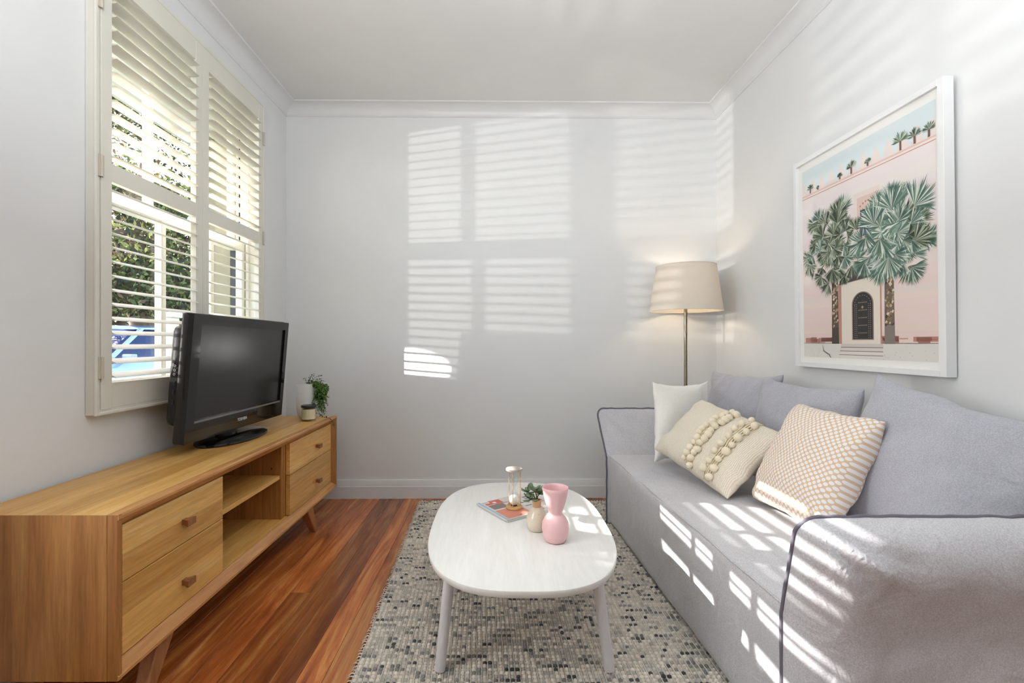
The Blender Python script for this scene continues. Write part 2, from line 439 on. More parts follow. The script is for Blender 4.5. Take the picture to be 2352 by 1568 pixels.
# coved cornice: profile (distance from wall, height), mitred in the corners
prof = [(0.0, 2.627), (0.006, 2.627), (0.009, 2.632)]
for k in range(9):
    a = k / 8 * pi / 2
    prof.append((0.082 - 0.070 * cos(a), 2.634 + 0.058 * sin(a)))
prof += [(0.088, 2.692), (0.091, 2.695), (0.091, 2.70), (0.0, 2.70)]
def strip(name, rows, m, closed=True):
    bm = bmesh.new(); R = [[bm.verts.new(p) for p in row] for row in rows]
    n = len(R[0])
    for a, b in zip(R, R[1:]):
        for i in range(n): bm.faces.new((a[i], a[(i + 1) % n], b[(i + 1) % n], b[i]))
    bm.faces.new(R[0]); bm.faces.new(R[-1][::-1]); bmesh.ops.recalc_face_normals(bm, faces=bm.faces[:])
    return obj(name, bm, m, smooth='auto')
Lc = [(XL + d, yb(XL + d) - d, z) for d, z in prof]; Rc = [(XR - d, yb(XR - d) - d, z) for d, z in prof]
tag(strip('trim_1', [[(XL + d, YR, z) for d, z in prof], Lc], 'trim_paint'), kind='structure')
tag(strip('trim_2', [Lc, Rc], 'trim_paint'), kind='structure')
tag(strip('trim_3', [Rc, [(XR - d, YR, z) for d, z in prof]], 'trim_paint'), kind='structure')
# skirting boards with a stepped top
bp = [(0, 0.0), (0.02, 0.0), (0.02, 0.0815), (0.017, 0.0835), (0.012, 0.121), (0.010, 0.1255), (0.004, 0.1275), (0, 0.1275)]
Lc = [(XL + d, yb(XL + d) - d, z) for d, z in bp]; Rc = [(XR - d, yb(XR - d) - d, z) for d, z in bp]
tag(strip('baseboard_left', [[(XL + d, YR, z) for d, z in bp], Lc], 'trim_paint'), kind='structure')
tag(strip('baseboard_back', [Lc, Rc], 'trim_paint'), kind='structure')
tag(strip('baseboard_right', [Rc, [(XR - d, YR, z) for d, z in bp]], 'trim_paint'), kind='structure')

# floor: every board is a piece
FL = empty('floor', (0, 0.5, 0), kind='structure')
obj('subfloor', bx(XL, XR, YR, 3.3, -0.06, -0.021), 'car_dark', FL)
x = XL - 0.02; rb = random.Random(3)
while x < XR:
    wdt = 0.0835
    cuts = [YR]
    if rb.random() < 0.55: cuts.append(rb.uniform(0.2, 2.6))
    cuts.append(3.25)
    for a, b in zip(cuts, cuts[1:]):
        obj('floorboard', bx(x + 0.0004, min(x + wdt - 0.0006, XR), a + 0.0006, b - 0.0006, -0.02, -rb.uniform(0, 0.0004), bev=0.0011, seg=1), 'floor_wood', FL)
    x += wdt

# ------------------------------------------------------------------ window: sashes, panes, jamb
WN = empty('window_1', (-1.58, 2.22, 0.85), kind='structure')
bm = bmesh.new()
box(bm, XO, XL + 0.002, WY0, WY0 + 0.012, WZ0, WZ1); box(bm, XO, XL + 0.002, WY1 - 0.012, WY1, WZ0, WZ1)
box(bm, XO - 0.03, XL + 0.002, WY0, WY1, WZ0, WZ0 + 0.02); box(bm, XO, XL + 0.002, WY0, WY1, WZ1 - 0.012, WZ1)
for y in (WY0 + 0.012, WY1 - 0.032):
    box(bm, -1.51, -1.495, y, y + 0.02, WZ0, WZ1); box(bm, -1.568, -1.558, y, y + 0.02, WZ0, WZ1)
obj('jamb', bm, 'sash_paint', WN)
obj('outer_reveal', bx(XO - 0.002, -1.611, WY1 - 0.016, WY1 - 0.0125, WZ0 + 0.02, WZ1 - 0.013), 'weatherboard', WN)
obj('outer_reveal', bx(XO - 0.002, -1.611, WY0 + 0.0125, WY0 + 0.016, WZ0 + 0.02, WZ1 - 0.013), 'weatherboard', WN)
obj('parting_channel', bx(-1.610, -1.5535, WY1 - 0.0155, WY1 - 0.0125, WZ0 + 0.02, WZ1 - 0.013), 'car_dark', WN)
def sash(xc, z0, z1, nm):
    y0, y1 = WY0 + 0.014, WY1 - 0.014; d = 0.018
    for y in (y0, y1 - 0.045): obj('sash_stile', bx(xc - d, xc + d, y, y + 0.045, z0, z1, bev=0.003, seg=1), 'sash_paint', WN)
    obj('sash_rail', bx(xc - d, xc + d, y0 + 0.045, y1 - 0.045, z0, z0 + 0.05, bev=0.003, seg=1), 'sash_paint', WN)
    obj('sash_rail', bx(xc - d, xc + d, y0 + 0.045, y1 - 0.045, z1 - 0.045, z1, bev=0.003, seg=1), 'sash_paint', WN)
    edges = [y0 + 0.045, 2.10, 2.457, y1 - 0.045]
    for yb_ in edges[1:3]: obj('glazing_bar', bx(xc - d, xc + d, yb_ - 0.014, yb_ + 0.014, z0 + 0.05, z1 - 0.045, bev=0.003, seg=1), 'sash_paint', WN)
    for a, b in zip(edges, edges[1:]):
        a += 0.012 if a > y0 + 0.05 else 0; b -= 0.012 if b < y1 - 0.05 else 0
        bm = bmesh.new(); bm.faces.new([bm.verts.new(p) for p in ((xc, a, z0 + 0.045), (xc, b, z0 + 0.045), (xc, b, z1 - 0.04), (xc, a, z1 - 0.04))])
        obj('pane', bm, 'pane_glass', WN)
sash(-1.533, WZ0 + 0.022, 1.665, 'lower'); sash(-1.59, 1.625, WZ1 - 0.014, 'upper')
bm = bx(-1.515, -1.50, 1.96, 2.03, 0.872, 0.886, bev=0.004); obj('sash_lift', bm, 'silver', WN)

# shutter surround
TR = empty('trim_4', (XL, 2.21, 0.8126), kind='structure')
FX = -1.411
def rect_frame(x0, x1, y0, y1, z0, z1, w, bev):
    out = []
    for a in ((y0, y0 + w, z0, z1), (y1 - w, y1, z0, z1), (y0 + w, y1 - w, z0, z0 + w), (y0 + w, y1 - w, z1 - w, z1)):
        out.append(bx(x0, x1, *a, bev=bev, seg=2))
    return out
for b_, w_ in zip(rect_frame(XL + 0.0005, FX - 0.004, 1.6245, 2.80, 0.8126, 2.504, 0.020, 0.002), range(4)): obj('casing', b_, 'shutter_paint', TR)
for b_ in rect_frame(FX - 0.010, FX, 1.622, 2.803, 0.810, 2.507, 0.0125, 0.003): obj('bead', b_, 'shutter_paint', TR)

# plantation shutters: two hinged panels
LW = 0.060
def louvre_bm(y0, y1, tilt):
    pts = []
    n = 14
    for k in range(n):
        a = 2 * pi * k / n; px = LW / 2 * cos(a); pz = 0.0042 * sin(a) * (1 - 0.35 * cos(a) ** 2)
        pts.append((px * cos(tilt) + pz * sin(tilt), -px * sin(tilt) + pz * cos(tilt)))
    bm = bmesh.new(); prism(bm, pts, y0, y1, 'Y'); return bm
PX = FX - 0.0155                    # panel centre plane
def shutter(y0, y1, label, hinge_y):
    root = empty('plantation_shutter', (PX, (y0 + y1) / 2, 0.83), label, 'window shutter', 'hinged shutter panels')
    d = 0.0135; sw = 0.0475
    z0, z1 = 0.829, 2.488
    obj('stile', bx(PX - d, PX + d, y0, y0 + sw, z0, z1, bev=0.002), 'shutter_paint', root)
    obj('stile', bx(PX - d, PX + d, y1 - sw, y1, z0, z1, bev=0.002), 'shutter_paint', root)
    for a, b in ((z0, 0.9235), (1.659, 1.728), (2.398, z1)):
        bm = bx(PX - d + 0.002, PX + d - 0.0015, y0 + sw, y1 - sw, a + 0.002, b, bev=0.002)
        obj('rail', bm, 'shutter_paint', root)
    la = y0 + sw + 0.0015; lb = y1 - sw - 0.0015
    for zs, n, tilt in ((0.9235, 14, radians(17)), (1.728, 13, radians(1))):
        zt = 1.659 if n == 14 else 2.398
        pitch = (zt - zs) / n
        first = None
        for k in range(n):
            z = zs + pitch * (k + 0.5)
            if first is None:
                bm = louvre_bm(la, lb, tilt)
                bmesh.ops.translate(bm, verts=bm.verts, vec=(PX, 0, z))
                first = obj('louvre', bm, 'shutter_paint', root, smooth='auto')
            else: dup(first, root, (0, 0, pitch * k))
    for hz in (0.98, 1.70, 2.30):
        hy = hinge_y
        bm = bmesh.new()
        for q in range(3): tube(bm, [(FX + 0.004, hy, hz - 0.038 + q * 0.026), (FX + 0.004, hy, hz - 0.0125 + q * 0.026)], 0.0042, 10)
        box(bm, FX - 0.0005, FX + 0.0025, hy - 0.012, hy + 0.012, hz - 0.038, hz + 0.0395)
        obj('hinge', bm, 'hinge_paint', root)
    return root
shutter(1.6465, 2.2135, 'near cream louvred shutter panel, hinged on the side towards the bare wall', 1.6425)
shutter(2.2155, 2.7855, 'far cream louvred shutter panel, hinged towards the room corner, behind the television', 2.7885)

# ------------------------------------------------------------------ outdoors: what shows through the louvres, plus added sun blockers
tag(obj('street_ground', bx(-16, -1.75, -6, 24, -0.22, -0.12), 'asphalt'), kind='structure')
tag(obj('lawn_verge', bx(-4.9, -1.75, -6, 24, -0.13, -0.09), 'lawn'), kind='structure')
tag(obj('added_eave', bx(-2.42, XO, -1, 4.4, 2.62, 2.74), 'gutter_white'), kind='structure')  # eave added to block sun, overhang set to spare the back cushions
WG = empty('wall_wing', (-1.95, 3.47, -0.1), kind='structure')
for k in range(20):
    z = -0.1 + k * 0.135
    bm = bmesh.new(); prism(bm, [(3.47, z), (3.463, z + 0.134), (3.50, z + 0.134), (3.50, z)], -2.20, XO, 'X')
    obj('weatherboard', bm, 'weatherboard', WG)
obj('corner_post', bx(-2.24, -2.19, 3.44, 3.50, -0.1, 2.62), 'gutter_white', WG)
VP = empty('gate_post', (-2.36, 3.32, -0.1), 'low square white timber gate post outside the near shutter panel', 'post')
obj('shaft', bx(-2.405, -2.315, 3.275, 3.365, -0.09, 1.25, bev=0.006), 'gutter_white', VP)
obj('plinth', bx(-2.42, -2.30, 3.26, 3.38, -0.09, 0.10, bev=0.006), 'gutter_white', VP)
obj('cap', bx(-2.42, -2.30, 3.26, 3.38, 1.25, 1.29, bev=0.008), 'gutter_white', VP)

def leaf_mesh(pts_fn, n, size, cols, seed):
    """n leaf cards as one mesh; pts_fn(rng) gives a centre"""
    r = random.Random(seed); V = []; F = []; C = []
    for k in range(n):
        c = pts_fn(r); a = Vector((r.gauss(0, 1), r.gauss(0, 1), r.gauss(0, 1))).normalized()
        b = a.orthogonal().normalized(); b = (b * cos(r.uniform(0, 6.28)) + a.cross(b) * sin(r.uniform(0, 6.28))).normalized()
        s = size * r.uniform(0.7, 1.4); i = len(V)
        V += [c - a * s, c + b * s * 0.45, c + a * s, c - b * s * 0.45]; F.append((i, i + 1, i + 2, i + 3)); C.append(lin(r.choice(cols)))
    me = bpy.data.meshes.new('foliage'); me.from_pydata(V, [], F); colour_faces(me, C); me.materials.append(MAT['foliage']); return me
GREENS = [(62, 84, 34), (96, 112, 48), (44, 58, 30), (138, 146, 74), (32, 42, 26), (170, 172, 104), (110, 84, 60)]
def add_mesh(name, me, parent=None, kind=None, loc=None):
    o = bpy.data.objects.new(name, me); COL.objects.link(o)
    if parent: o.parent = parent; o.location = -wloc(parent)
    if kind: o['kind'] = kind
    return o

def tree(base, label, limbs, blobs, n, size, seed):
    root = empty('street_tree', base, label, 'tree')
    bm = bmesh.new(); tube(bm, [Vector(base) + Vector(p) for p in limbs[0][0]], limbs[0][1], 10); obj('trunk', bm, 'bark', root, smooth=True)
    for pts, rr in limbs[1:]:
        bm = bmesh.new(); tube(bm, [Vector(base) + Vector(p) for p in pts], rr, 8); obj('branch', bm, 'bark', root, smooth=True)
    def fn(r):
        b = r.choice(blobs)
        d = Vector((r.gauss(0, 1), r.gauss(0, 1), r.gauss(0, 1))); d = d.normalized() * r.uniform(0.55, 1) ** 0.6
        return Vector(base) + Vector(b[0]) + Vector((d.x * b[1][0], d.y * b[1][1], d.z * b[1][2]))
    add_mesh('foliage', leaf_mesh(fn, n, size, GREENS, seed), root, 'stuff')
    return root
tree((-7.9, 10.6, -0.12), 'broad leafy street tree with thick leaning trunk, across the road behind the parked car',
     [([(0, 0, 0), (0.1, -0.3, 1.2), (0.3, -0.9, 2.4), (0.5, -1.6, 3.4)], [0.34, 0.28, 0.2, 0.1]),
      ([(0.15, -0.4, 1.4), (0.6, -1.4, 1.9), (1.0, -2.2, 2.2)], [0.18, 0.12, 0.06]),
      ([(0.15, -0.4, 1.5), (0.5, 0.6, 2.2), (0.7, 1.6, 3.0)], [0.16, 0.11, 0.05]),
      ([(0.3, -0.9, 2.4), (0.9, -1.6, 3.6), (1.2, -1.8, 5.0)], [0.16, 0.1, 0.05])],
     [((0.5, -1.6, 3.2), (1.3, 1.5, 1.1)), ((0.8, 0.2, 3.6), (1.4, 1.6, 1.3)), ((0.6, -0.6, 5.2), (1.6, 2.2, 1.3)), ((0.9, -1.4, 2.3), (0.9, 1.2, 0.6)), ((0.2, -1.2, 6.6), (1.5, 2.0, 1.0)), ((0.3, 0.6, 2.0), (0.8, 1.2, 0.5))], 30000, 0.060, 11)
tree((-10.6, 12.2, -0.12), 'bushy street tree further off, left of the broad one, through the near shutter',
     [([(0, 0, 0), (0.05, 0.2, 1.2), (0.2, 0.3, 2.6)], [0.24, 0.18, 0.08]),
      ([(0.05, 0.2, 1.2), (0.5, 0.8, 2.3), (0.7, 1.2, 3.0)], [0.12, 0.08, 0.04])],
     [((0.2, 0.2, 3.0), (1.5, 1.3, 1.3)), ((0.4, 0.6, 4.8), (1.4, 1.2, 1.3)), ((0.1, -0.6, 2.4), (1.2, 1.0, 0.8))], 14000, 0.07, 12)
def hedge(x0, x1, y0, y1, z1, n, seed, label, cat='hedge', zb=-0.10):
    root = empty('clipped_hedge', ((x0 + x1) / 2, (y0 + y1) / 2, zb), label, cat)
    obj('inner_growth', bx(x0 + 0.03, x1 - 0.03, y0 + 0.005, y1 - 0.005, zb, z1 - 0.03), 'bark', root)
    def fn(r):
        f = r.random(); p = [r.uniform(x0, x1), r.uniform(y0 + 0.06, y1 - 0.06), r.uniform(zb + 0.1, z1)]
        if f < 0.35: p[0] = x1 - r.random() * 0.08
        elif f < 0.6: p[0] = x0 + r.random() * 0.08
        elif f < 0.85: p[2] = z1 - r.random() * 0.05
        return Vector(p)
    add_mesh('foliage', leaf_mesh(fn, n, 0.05, GREENS, seed), root, 'stuff')
hedge(-13.4, -12.7, 9.5, 16.5, 1.75, 3500, 21, 'long low clipped hedge across the road, behind the parked car')
hedge(-4.58, -4.42, 1.45, 3.405, 3.28, 2500, 22, 'tall hedge block added out of view to mask low sun at the window, nearer one')  # unseen sun blocker for the lower sash, ends at the slit
hedge(-4.58, -4.42, 3.555, 4.75, 3.28, 1800, 23, 'tall hedge block added out of view to mask low sun at the window, farther one')  # unseen sun blocker, other side of the slit

def car(x, y, label):
    root = empty('parked_car', (x, y, -0.12), label, 'car'); B = Vector((x, y, -0.12))
    def body(sec, m, nm, smooth='auto'):
        bm = bmesh.new(); R = []
        for yy, prof_ in sec:
            R.append([bm.verts.new(B + Vector((px, yy, pz))) for px, pz in prof_] + [bm.verts.new(B + Vector((-px, yy, pz))) for px, pz in prof_[::-1]])
        n = len(R[0])
        for a, b in zip(R, R[1:]):
            for i in range(n): bm.faces.new((a[i], a[(i + 1) % n], b[(i + 1) % n], b[i]))
        bm.faces.new(R[0]); bm.faces.new(R[-1]); bmesh.ops.recalc_face_normals(bm, faces=bm.faces[:])
        return obj(nm, bm, m, root, smooth=smooth)
    def lower(zt, w=0.86, zb=0.25): return [(w * 0.93, zb), (w, 0.45), (w, zt - 0.12), (w * 0.94, zt), (w * 0.4, zt + 0.02)]
    body([(-2.1, lower(0.62, 0.70, 0.3)), (-1.98, lower(0.70, 0.82)), (-1.2, lower(0.84)), (-0.85, lower(0.90)), (0.2, lower(0.92)), (1.6, lower(0.92)), (2.0, lower(0.90, 0.84)), (2.12, lower(0.82, 0.76, 0.3))], 'car_paint', 'body')
    def cab(w0, w1, z0, z1): return [(w0, z0), (w0, z0 + 0.02), (w1, z1 - 0.06), (w1 * 0.92, z1), (w1 * 0.4, z1 + 0.02)]
    body([(-0.86, cab(0.74, 0.70, 0.88, 0.97)), (-0.1, cab(0.76, 0.60, 0.88, 1.42)), (0.9, cab(0.76, 0.60, 0.88, 1.45)), (1.55, cab(0.76, 0.60, 0.88, 1.38)), (2.0, cab(0.74, 0.66, 0.86, 0.98))], 'car_glass', 'cabin_glass')
    body([(-0.16, [(0.62, 1.395), (0.615, 1.42), (0.5, 1.445), (0.3, 1.455), (0.1, 1.46)]), (0.9, [(0.63, 1.41), (0.62, 1.45), (0.5, 1.475), (0.3, 1.485), (0.1, 1.49)]), (1.58, [(0.62, 1.36), (0.615, 1.385), (0.5, 1.41), (0.3, 1.42), (0.1, 1.42)])], 'car_paint', 'roof')
    for sx in (1, -1):
        for pl in ([(0.765 * sx, -0.90, 0.92), (0.625 * sx, -0.10, 1.40)], [(0.775 * sx, 0.45, 0.90), (0.635 * sx, 0.45, 1.42)], [(0.765 * sx, 1.95, 0.92), (0.63 * sx, 1.56, 1.38)]):
            bm = bmesh.new(); tube(bm, [B + Vector(p) for p in pl], 0.035, 6); obj('pillar', bm, 'car_paint', root)
        for yy in (-1.35, 1.35):
            bm = bmesh.new(); lathe(bm, [(0.0, -0.1), (0.2, -0.1), (0.31, -0.09), (0.32, 0.0), (0.31, 0.09), (0.2, 0.1), (0, 0.1)], (0, 0, 0), 20)
            bmesh.ops.rotate(bm, verts=bm.verts, matrix=Matrix.Rotation(pi / 2, 3, 'Y')); bmesh.ops.translate(bm, verts=bm.verts, vec=B + Vector((0.78 * sx, yy, 0.32)))
            w_ = obj('wheel', bm, 'car_tyre', root, smooth='auto')
            bm = bmesh.new(); lathe(bm, [(0, 0.0), (0.19, 0.0), (0.19, 0.012), (0, 0.02)], (0, 0, 0), 16)
            bmesh.ops.rotate(bm, verts=bm.verts, matrix=Matrix.Rotation(pi / 2 * sx, 3, 'Y')); bmesh.ops.translate(bm, verts=bm.verts, vec=B + Vector((0.885 * sx, yy, 0.32)))
            obj('hubcap', bm, 'silver', w_)
        obj('headlight', bx(B.x + 0.52 * sx - 0.14, B.x + 0.52 * sx + 0.14, B.y - 2.09, B.y - 1.96, B.z + 0.56, B.z + 0.67, bev=0.02), 'headlight', root)
        obj('wing_mirror', bx(B.x + 0.90 * sx - 0.08, B.x + 0.90 * sx + 0.08, B.y - 0.72, B.y - 0.62, B.z + 0.92, B.z + 1.03, bev=0.02), 'car_paint', root)
    obj('bumper', bx(B.x - 0.74, B.x + 0.74, B.y - 2.16, B.y - 2.0, B.z + 0.28, B.z + 0.46, bev=0.03), 'car_dark', root)
car(-6.1, 7.2, 'pale blue hatchback parked in the street, seen through the near shutter')

# ------------------------------------------------------------------ rug
RG = empty('woven_rug', (0.2, 1.95, 0), 'chunky woven wool rug in cream, grey and charcoal under the coffee table', 'rug')
RX0, RX1, RY0, RY1, RA = -0.485, 1.30, 0.75, 3.105, radians(1.9)
def rugp(x, y, z):          # the rug lies slightly askew
    dx, dy = x + 0.485, y - 2.3
    return (-0.485 + dx * cos(RA) - dy * sin(RA), 2.3 + dx * sin(RA) * 0 + dy * cos(RA), z)
bm = bmesh.new(); A = [bm.verts.new(rugp(a, b, 0.001)) for a, b in ((RX0, RY0), (RX1, RY0), (RX1, RY1), (RX0, RY1))]
Bv = [bm.verts.new(rugp(a, b, 0.006)) for a, b in ((RX0, RY0), (RX1, RY0), (RX1, RY1), (RX0, RY1))]
bm.faces.new(A[::-1]); bm.faces.new(Bv)
for i in range(4): bm.faces.new((A[i], A[(i + 1) % 4], Bv[(i + 1) % 4], Bv[i]))
paint('rug_backing', (196, 186, 172), 0.98, 350, 0.6, 0.06)
obj('backing', bm, 'rug_backing', RG)
V = []; F = []; C = []; rr = random.Random(5)
PXs, PYs = 0.0178, 0.0158
nx = int((min(RX1, 0.86) - RX0) / PXs); ny = int((RY1 - RY0) / PYs)
tone = {}
for j in range(ny):
    run = 0; c = None
    for i in range(nx):
        x = RX0 + (i + 0.5) * PXs + rr.uniform(-0.0014, 0.0014); y = RY0 + (j + 0.5) * PYs + rr.uniform(-0.001, 0.001)
        if run <= 0:
            q = rr.random(); run = rr.randint(1, 2)
            if q < 0.50: g = rr.randint(-12, 10); c = (224 + g, 214 + g, 200 + g)
            elif q < 0.82: g = rr.randint(168, 200); c = (g + 6, g, g - 10)
            elif q < 0.955: g = rr.randint(118, 152); c = (g + 2, g, g - 3)
            else: g = rr.randint(66, 90); c = (g, g, g + 3)
        run -= 1
        ra, rb_ = 0.0080 * rr.uniform(0.85, 1.12), 0.0070 * rr.uniform(0.85, 1.1); h0, h1 = 0.0055, 0.0055 + 0.0085 * rr.uniform(0.75, 1.15)
        i0 = len(V); lc = lin(c)
        for zz, f in ((h0, 1.0), (h0 + (h1 - h0) * 0.62, 0.82)):
            for k in range(6):
                a = 2 * pi * k / 6 + 0.3
                V.append(rugp(x + ra * f * cos(a), y + rb_ * f * sin(a), zz))
        V.append(rugp(x, y, h1))
        for k in range(6):
            k2 = (k + 1) % 6
            F.append((i0 + k, i0 + k2, i0 + 6 + k2, i0 + 6 + k)); F.append((i0 + 6 + k, i0 + 6 + k2, i0 + 12)); C += [lc, lc]
me = bpy.data.meshes.new('loop_pile'); me.from_pydata(V, [], F); colour_faces(me, C); me.materials.append(MAT['rug_yarn'])
for p in me.polygons: p.use_smooth = True
add_mesh('loop_pile', me, RG, 'stuff')
# cream warp threads between the rows of loops
bm = bmesh.new()
for i in range(nx + 1):
    x = RX0 + i * PXs
    pts = [Vector(rugp(x + 0.0012 * sin(k * 1.7 + i), RY0 + k * 0.0474, 0.0075 + 0.0012 * sin(k * 2.1))) for k in range(int((RY1 - RY0) / 0.0474) + 1)]
    tube(bm, pts, 0.0019, 4, caps=False)
o = obj('warp_threads', bm, 'rug_net', RG); o['kind'] = 'stuff'
bm = bmesh.new()
for j in range(ny):
    y = RY0 + (j + 0.5) * PYs
    for q in range(2):
        e = rr.uniform(0.006, 0.02)
        tube(bm, [rugp(RX0 + 0.004, y, 0.006), rugp(RX0 - e * 0.6, y + rr.uniform(-.004, .004), 0.007), rugp(RX0 - e, y + rr.uniform(-.006, .006), 0.002)], 0.0016, 4, caps=False)
o = obj('selvedge_fringe', bm, 'rug_net', RG); o['kind'] = 'stuff'

# ------------------------------------------------------------------ TV unit
UX0, UX1 = -1.428, -1.010; UY0, UY1 = 1.231, 2.910; UZ0, UZ1 = 0.166, 0.610; UR = -1.034; BT = 0.040
TU = empty('tv_unit', ((UX0 + UX1) / 2, (UY0 + UY1) / 2, 0), 'long low honey timber entertainment unit with drawers and open shelves on splayed legs', 'tv unit')
e_ = 0.012
bm = bmesh.new(); prism(bm, [(UY0, UZ1), (UY1, UZ1), (UY1 - BT, UZ1 - BT), (UY0 + BT, UZ1 - BT)], UX0, UX1 - 0.0315, 'X'); obj('top_panel', bm, 'oak_y', TU)
def front_edge(name, a):       # solid nosing with chamfered inner side
    bm = bmesh.new(); prism(bm, a, UY0 + 0.0008, UY1 - 0.0008, 'Y'); return obj(name, bm, 'oak_edge', TU)
front_edge('top_edge', [(UX1 - 0.030, UZ1), (UX1 - 0.003, UZ1), (UX1, UZ1 - 0.004), (UX1, UZ1 - e_), (UR - 0.004, UZ1 - BT), (UX1 - 0.030, UZ1 - BT)])
bm = bmesh.new(); prism(bm, [(UX0, UZ0 + BT), (UX1 - 0.0315, UZ0 + BT), (UX1 - 0.0315, UZ0), (UX0, UZ0)], UY0 + BT, UY1 - BT, 'Y'); obj('bottom_panel', bm, 'oak_y', TU)
front_edge('bottom_edge', [(UX1 - 0.030, UZ0), (UX1 - 0.004, UZ0), (UX1, UZ0 + 0.003), (UX1, UZ0 + e_), (UR - 0.004, UZ0 + BT), (UX1 - 0.030, UZ0 + BT)])
for a, b, s in ((UY0, UY0 + BT, 1), (UY1 - BT, UY1, -1)):
    o0 = a if s == 1 else b; o1 = b if s == 1 else a
    bm = bmesh.new(); prism(bm, [(o0, UZ0), (o0, UZ1), (o1, UZ1 - BT), (o1, UZ0 + BT)], UX0, UX1 - 0.0315, 'X'); obj('side_panel', bm, 'oak_z', TU)
    bm = bmesh.new(); prism(bm, [(UX1 - 0.030, o0), (UX1 - 0.004, o0), (UX1 - 0.0008, o0 + 0.004 * s), (UX1 - 0.0008, o0 + e_ * s), (UR - 0.004, o0 + BT * s), (UX1 - 0.030, o0 + BT * s)], UZ0 + 0.0005, UZ1 - 0.0005, 'Z')
    obj('side_edge', bm, 'oak_z', TU)
LY0, LY1 = UY0 + BT, 1.741; RY0_, RY1_ = 2.303, UY1 - BT
obj('back_panel', bx(UX0 + 0.004, UX0 + 0.014, LY0, RY1_, UZ0 + BT, UZ1 - BT), 'oak_z', TU)
for a, b in ((LY1 - 0.022, LY1 - 0.002), (2.258, 2.278)): obj('divider', bx(UX0 + 0.014, UR - 0.022, a, b, UZ0 + BT, UZ1 - BT), 'oak_z', TU)
bm = bx(UX0 + 0.014, UR - 0.03, LY1 - 0.002, 2.258, 0.402, 0.422, bev=0.0015); sh = obj('shelf', bm, 'oak_y', TU)
SPL = 0.409
def drawer(y0, y1, z0, z1, ky, kz):
    d = obj('drawer', bx(UR - 0.020, UR, y0 + 0.0015, y1 - 0.0015, z0 + 0.0015, z1 - 0.0015, bev=0.0012), 'oak_y', TU)
    bm = bmesh.new(); R = []
    for xx, hw, hh in ((UR, 0.010, 0.0085), (UR + 0.008, 0.010, 0.0085), (UR + 0.024, 0.020, 0.0105), (UR + 0.028, 0.020, 0.0105)):
        R.append([bm.verts.new((xx, ky + sy * hw, kz + sz * hh)) for sy, sz in ((-1, -1), (1, -1), (1, 1), (-1, 1))])
    for a, b in zip(R, R[1:]):
        for i in range(4): bm.faces.new((a[i], a[(i + 1) % 4], b[(i + 1) % 4], b[i]))
    bm.faces.new(R[0]); bm.faces.new(R[-1]); bmesh.ops.recalc_face_normals(bm, faces=bm.faces[:])
    obj('knob', bm, 'knob_wood', d)
for y0, y1, ky in ((LY0 + 0.001, LY1, 1.523), (RY0_ - 0.002, RY1_ - 0.001, 2.64)):
    drawer(y0, y1, SPL, UZ1 - BT - 0.001, ky, 0.481); drawer(y0, y1, UZ0 + BT + 0.002, SPL, ky, 0.283)
obj('drawer_case', bx(UX0 + 0.02, UR - 0.022, LY0, LY1 - 0.024, UZ0 + BT + 0.004, UZ1 - BT - 0.004), 'oak_z', TU)
obj('drawer_case', bx(UX0 + 0.02, UR - 0.022, RY0_ - 0.02, RY1_, UZ0 + BT + 0.004, UZ1 - BT - 0.004), 'oak_z', TU)
for yy in (2.2575,):
    for zz in (0.39, 0.455):
        bm = bmesh.new(); lathe(bm, [(0, 0), (0.003, 0), (0.003, 0.002), (0, 0.002)], (0, 0, 0), 8)
        bmesh.ops.rotate(bm, verts=bm.verts, matrix=Matrix.Rotation(pi / 2, 3, 'X')); bmesh.ops.translate(bm, verts=bm.verts, vec=(UR - 0.07, yy, zz)); obj('shelf_pin_hole', bm, 'black_rubber', TU)
for fy, ty in ((1.345, 1.425), (2.625, 2.535)):
    for xa in (UX1 - 0.062, UX0 + 0.02):
        bm = bmesh.new(); R = []
        for z, yc, hx, hy in ((0.0, fy, 0.017, 0.018), (0.150, ty, 0.024, 0.036), (UZ0, ty, 0.024, 0.036)):
            xc = xa + 0.024
            R.append([bm.verts.new((xc + sx * hx + (0.006 if xa > -1.2 else 0) * (1 - z / UZ0), yc + sy * hy, z)) for sx, sy in ((-1, -1), (1, -1), (1, 1), (-1, 1))])
        for a, b in zip(R, R[1:]):
            for i in range(4): bm.faces.new((a[i], a[(i + 1) % 4], b[(i + 1) % 4], b[i]))
        bm.faces.new(R[0]); bm.faces.new(R[-1]); bmesh.ops.recalc_face_normals(bm, faces=bm.faces[:])
        bmesh.ops.bevel(bm, geom=[e for e in bm.edges if abs(e.verts[0].co.z - e.verts[1].co.z) > 0.05], offset=0.004, segments=1, affect='EDGES')
        obj('leg', bm, 'leg_wood', TU)

# ------------------------------------------------------------------ television
TV = empty('television', (-1.25, 2.24, UZ1), 'black flat screen television on oval swivel stand, on the timber unit', 'television')
# local TV frame: origin bottom near corner of the bezel; e1 along width, e2 up the tilted face, e3 out of the face
P00 = Vector((-1.256, 1.849, 0.659)); P10 = Vector((-1.243, 2.660, 0.656)); P01 = Vector((-1.214, 1.849, 1.187))
e1 = (P10 - P00).normalized(); e2 = (P01 - P00); TVH = e2.length; e2 = (e2 - e1 * e2.dot(e1)).normalized(); e3 = e2.cross(e1) * -1
if e3.x < 0: e3 = -e3
TVW = (P10 - P00).length
def tp(a, b, c=0.0): return P00 + e1 * a + e2 * b + e3 * c
def tv_rect(a0, a1, b0, b1, c0, c1, bev=0.0, seg=2):
    bm = bmesh.new(); box(bm, a0, a1, b0, b1, c0, c1, bev, seg)
    for v in bm.verts: v.co = tp(*v.co)
    bmesh.ops.recalc_face_normals(bm, faces=bm.faces[:]); return bm
SA0, SA1, SB0, SB1 = 0.052, TVW - 0.036, 0.088, TVH - 0.043
